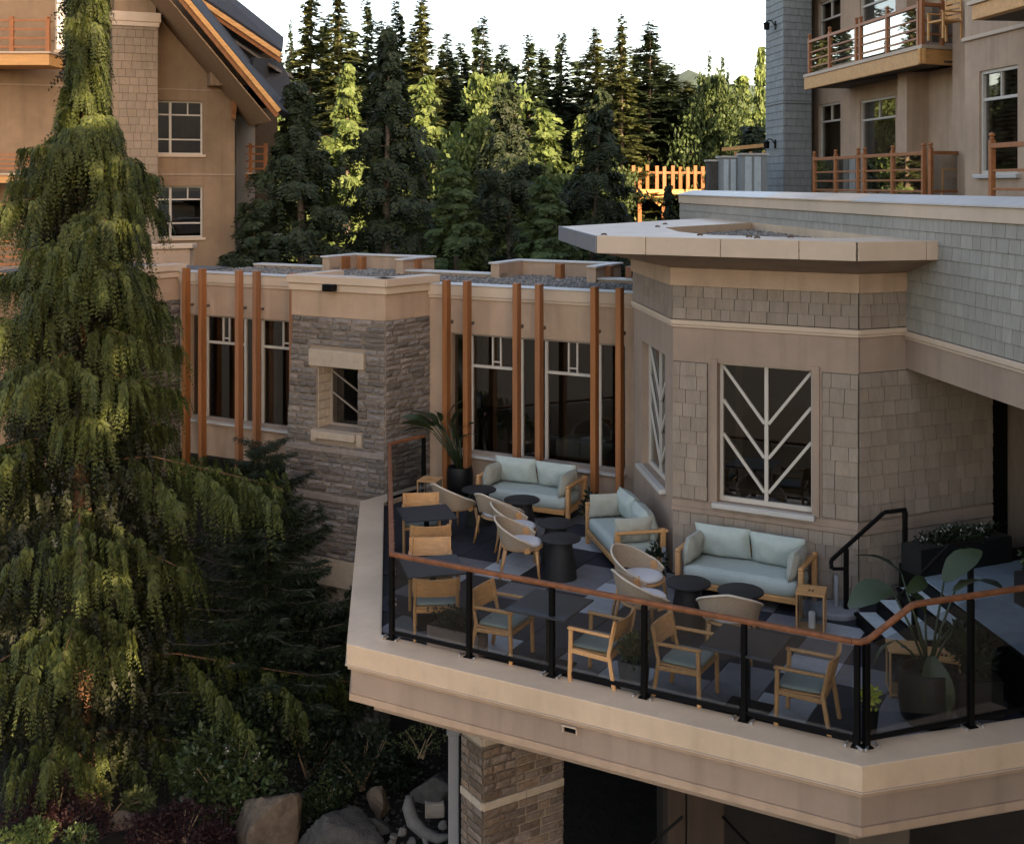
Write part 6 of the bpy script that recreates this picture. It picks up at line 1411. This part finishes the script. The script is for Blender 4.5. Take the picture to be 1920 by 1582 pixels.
for px, top, Y, hw, key, lab in mid: tree(key, lab, px, top, Y, hw*1.2, max(300, top+110), group='trees of the middle row', name='leafy_tree' if key in ('lime2','mid2') else 'conifer_tree')
# far wood that closes the view behind
rng = np.random.default_rng(77); Ps = []
for k in range(230):
    x = rng.uniform(-75, 75); Y = rng.uniform(84, 125); Ps.append((x, Y, rng.uniform(14,19.5)+ (Y-84)*.04))
cm, _t = PROTO['fir1']; vv = np.empty(len(cm.vertices)*3, dtype=np.float32); cm.vertices.foreach_get('co', vv); vv = vv.reshape(-1,4,3); sub = vv[::max(1,len(vv)//1400)]
allv = []
for (x, Y, H) in Ps:
    a = rng.uniform(0,6.28); s = H/24; q = sub.copy(); c, s_ = math.cos(a), math.sin(a); cen = q.mean(1, keepdims=True); q = cen + (q-cen)*2.4; X = (q[...,0]*c - q[...,1]*s_)*s*1.1 + x; Yv = (q[...,0]*s_ + q[...,1]*c)*s*1.1 + Y; Z = q[...,2]*s - 2.0
    allv.append(np.stack([X,Yv,Z], -1))
allv = np.concatenate(allv); n = len(allv); me = bpy.data.meshes.new('far_wood'); me.vertices.add(n*4); me.vertices.foreach_set('co', allv.reshape(-1).astype(np.float32)); me.loops.add(n*4); me.loops.foreach_set('vertex_index', np.arange(n*4, dtype=np.int32)); me.polygons.add(n); me.polygons.foreach_set('loop_start', np.arange(0,n*4,4,dtype=np.int32)); me.polygons.foreach_set('loop_total', np.full(n,4,dtype=np.int32)); me.materials.append(L['fir']); me.update(calc_edges=True)
tag(link_mesh('far_wood', me), 'dark wood closing the view behind the single trees', 'wood', kind='stuff')

# ================================================================== the big weeping cedar in front
TY = 20.0; tx = at(150, 0, TY).x; zb = -4.5; Hc = 15.6
def cedar_prof(f):
    z = zb + f*Hc; py = HY + (HC - z)*F/TY
    xs_ = [-400,0,150,240,330,420,520,690,820,950,1080,1220,1350,1480]; rs = [.12,.25,.31,.58,1.25,1.4,1.35,1.95,2.35,3.2,3.2,3.5,3.1,2.3]
    return float(np.interp(py, xs_, rs))/3.3
ced = thing('weeping_cedar', 'big weeping cedar with drooping sprays filling the left foreground', 'tree', (tx, TY, zb))
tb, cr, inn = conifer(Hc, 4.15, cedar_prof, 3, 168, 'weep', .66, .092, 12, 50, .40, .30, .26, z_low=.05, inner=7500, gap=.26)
link_mesh('crown', kite_mesh('crown', *cr, L['cedar']), ced); link_mesh('inner_foliage', kite_mesh('inner_foliage', *inn, L['cedar_shade']), ced); link_mesh('trunk', tb.mesh('trunk', M['bark'], True), ced)
print('cedar leaflets', len(cr[0]), len(inn[0]))
# dark pine between the cedar and the stone tower
pq = at(500, 0, 20.9)
pine = thing('pine_tree', 'dark pine in shade between the cedar and the stone tower', 'tree', (pq.x, 20.9, -4.5))
tb, P, D, S, ln, wd = grow('fir', 5.6, 2.5, 9, 150, 11, 18, .12, lambda f: max(.1, 1-f*.85), .05, .09, aspect=.16)
link_mesh('crown', kite_mesh('crown', P, D, S, ln, wd, L['shrub_dark']), pine); link_mesh('trunk', tb.mesh('trunk', M['bark_grey'], True), pine)
# added trees, unseen, that break the low sun into patches on the cedar
for k, (w, s, H, key, wsc) in enumerate(((6.0,9.0,33,'sparse',.80),(2.6,12.0,33,'sparse',.88))):
    q = ws(w, s); t = thing('conifer_tree', f'{ORD[k]} unseen conifer added behind the camera to dapple the cedar', 'tree', (q.x,q.y,-4.5), k*1.3, 'unseen conifers added for dapple'); t.scale = (wsc,wsc,H/24); link_mesh('crown', PROTO[key][0], t); link_mesh('trunk', PROTO[key][1], t)

# ================================================================== garden
def gz(px, py, Y): return at(px, py, Y)
def blob(px, py, Y, rpx, rpy, w=1.0): c = at(px, py, Y); return ((c.x,c.y,c.z), (rpx/F*Y, rpx/F*Y*.8, rpy/F*Y), w)
GS = 'garden shrubs'
shrub('rhododendron', 'glossy green rhododendron above the tan boulder', 'shrub', [blob(430,1405,18.9,75,50),blob(385,1450,18.6,60,50),blob(470,1470,18.5,60,45),blob(430,1510,18.3,50,35)], L['shrub'], .11, 900, GS, tuple(at(430,1530,18.7)), (L['flower_white'],16,.05))
shrub('red_maple_shrub', 'dark red leaved shrub left of the tan boulder', 'shrub', [blob(350,1545,17.7,75,40),blob(290,1560,17.6,60,35),blob(400,1575,17.4,40,30)], L['red'], .06, 1900, GS, tuple(at(340,1600,17.6)))
shrub('red_maple_shrub', 'dark red leaved shrub at the lower left under the cedar', 'shrub', [blob(100,1490,18.4,45,45),blob(60,1530,18.1,60,35),blob(160,1540,18.0,50,35)], L['red'], .06, 1500, GS, tuple(at(100,1570,18.2)))
shrub('low_shrub', 'sunny lime green bush in the lower left corner', 'shrub', [blob(65,1562,17.5,36,24),blob(30,1580,17.4,40,24)], L['lime'], .06, 900, GS, tuple(at(60,1600,17.5)))
shrub('low_shrub', 'small green bush below the red leaved shrub at the bottom edge', 'shrub', [blob(150,1572,17.3,30,24)], L['shrub'], .05, 700, GS, tuple(at(150,1600,17.3)))
shrub('low_shrub', 'grassy green tuft behind the grey boulder', 'shrub', [blob(615,1490,19.0,38,34),blob(590,1510,18.9,34,24)], L['shrub'], .07, 800, GS, tuple(at(610,1530,19)))
shrub('low_shrub', 'dark shrub in deep shade left of the terrace corner', 'shrub', [blob(570,1360,20.2,60,60),blob(620,1400,20,50,45),blob(540,1300,20.4,55,50)], L['shrub_dark'], .09, 1300, GS, tuple(at(580,1460,20.1)))
shrub('low_shrub', 'dark shrub below the stone tower plinth', 'shrub', [blob(600,1200,21.2,60,60),blob(560,1130,21.4,45,60)], L['shrub_dark'], .09, 1300, GS, tuple(at(590,1330,21.2)))
shrub('low_shrub', 'shaded shrub under the left edge of the terrace', 'shrub', [blob(700,1400,19.5,50,36),blob(650,1440,19.2,45,36)], L['shrub_dark'], .08, 900, GS, tuple(at(680,1480,19.4)))
shrub('low_shrub', 'golden grassy plant catching sun at the foot of the cedar', 'shrub', [blob(180,1490,18.7,28,26),blob(260,1505,18.5,30,24)], L['olive'], .08, 700, GS, tuple(at(210,1530,18.6)), (L['flower_orange'],6,.05))
shrub('ground_cover', 'pebbly pale ground cover beneath the terrace edge', 'shrub', [blob(790,1385,19.0,50,24)], L['olive'], .05, 500, GS, tuple(at(790,1420,19)))
for q_, (px, py, Y, a, b, lab) in enumerate(((470,1250,20.6,70,60,'dark undergrowth left of the terrace, level with its front edge'),(520,1200,21.0,60,70,'dark undergrowth below the pine'),(640,1300,20.6,45,60,'dark undergrowth against the left side of the terrace'),(480,1350,19.8,60,45,'dark undergrowth above the rhododendron'),(660,1180,21.6,40,60,'dark undergrowth under the stone tower and terrace corner'),(380,1340,20.2,70,50,'dark undergrowth right of the cedar trunk'),(740,1440,19.6,40,30,'dark undergrowth near the brown rounded boulder'))):
    shrub('undergrowth', lab, 'shrub', [blob(px,py,Y,a,b)], L['shrub_dark'], .10, 1500, 'undergrowth in the shade', tuple(at(px,py+b,Y)), None, False)
def boulder(label, px, py, Y, rx, ry, rz_, m, seed):
    c = at(px, py, Y); rng = np.random.default_rng(seed); t = thing('boulder', label, 'boulder', (c.x,c.y,c.z - rz_*.9), group='garden boulders'); rows = []
    pl = [unit(rng.normal(size=3)*np.array([1,1,.8])) for _ in range(11)]; cut = [rng.uniform(.5,.74) for _ in pl]
    for i in range(41):
        r_ = []
        for j in range(23):
            th = 2*math.pi*i/40; ph = -math.pi/2 + math.pi*j/22; d = np.array([math.cos(ph)*math.cos(th), math.cos(ph)*math.sin(th), math.sin(ph)]); r = 1.0
            for p_, k_ in zip(pl, cut):
                q = float(d @ p_)
                if q > .05: r = min(r, k_/q)
            r *= 1 + .03*math.sin(d[0]*9+seed)*math.cos(d[1]*8) + .02*math.sin(d[2]*17+d[0]*13)
            r_.append((d[0]*r*rx, d[1]*r*ry, d[2]*r*rz_ + rz_*.9))
        rows.append(r_)
    MBq = MB().grid(rows); me = MBq.mesh('rock', m, True); me.set_sharp_from_angle(angle=math.radians(32)); o = link_mesh('rock', me, t); return t
boulder('tan boulder with speckled face at the bottom below the rhododendron', 500, 1566, 17.9, .72, .6, .82, M['boulder'], 3)
boulder('flat grey boulder right of the tan boulder at the bottom edge', 632, 1578, 17.7, .85, .6, .5, M['boulder_grey'], 8)
boulder('small brown rounded boulder behind the driftwood', 712, 1502, 18.8, .24, .22, .26, M['boulder'], 12)
boulder('dark low rock between grey boulder and driftwood', 700, 1550, 18.0, .3, .25, .2, M['boulder_grey'], 14)
boulder('dark rock in shade under the terrace edge', 815, 1480, 18.2, .42, .3, .3, M['boulder_grey'], 17)
boulder('low sunlit rock at the foot of the cedar', 235, 1538, 18.2, .4, .25, .14, M['boulder'], 21)
dw = thing('driftwood_log', 'bleached curved driftwood log left of the brick column', 'log', tuple(at(770,1540,17.6)))
pts = [at(768,1492,17.8), at(766,1512,17.7), at(775,1540,17.6), at(795,1560,17.5), at(822,1572,17.45), at(848,1566,17.4)]
MB().tube(pts, [.06,.10,.11,.09,.075,.03], 10).build('trunk', M['driftwood'], dw, smooth=True); MB().tube([pts[3], at(800,1585,17.4), at(812,1600,17.3)], [.06,.04,.02], 8).build('branch', M['driftwood'], dw, smooth=True)
sb = thing('stone_block', 'pale squared stone block beside the driftwood log', 'stone', tuple(at(815,1535,17.9))); q = at(797,1536,17.9); MB().cbox(q, (.30,.03,0), (-.02,.25,0), (0,0,.22), .02).build('block', M['limestone'], sb)
for k, (px, py) in enumerate(((742,1570),(755,1560),(735,1580),(770,1578),(830,1545))):
    boulder(f'small pale garden stone near the driftwood, {ORD[k]} from the left', px if k else 738, py, 17.6, .09, .08, .07, M['pebble_pale'], 40+k)
pebbles('gravel_patch', None, lambda: (random.uniform(-4.5,0.0), random.uniform(17.0,21.0)), 1500, -4.45, .02, .05, M['pebble_dark'])
o = bpy.data.objects['gravel_patch']; tag(o, 'loose gravel on the garden soil under the terrace', 'gravel')
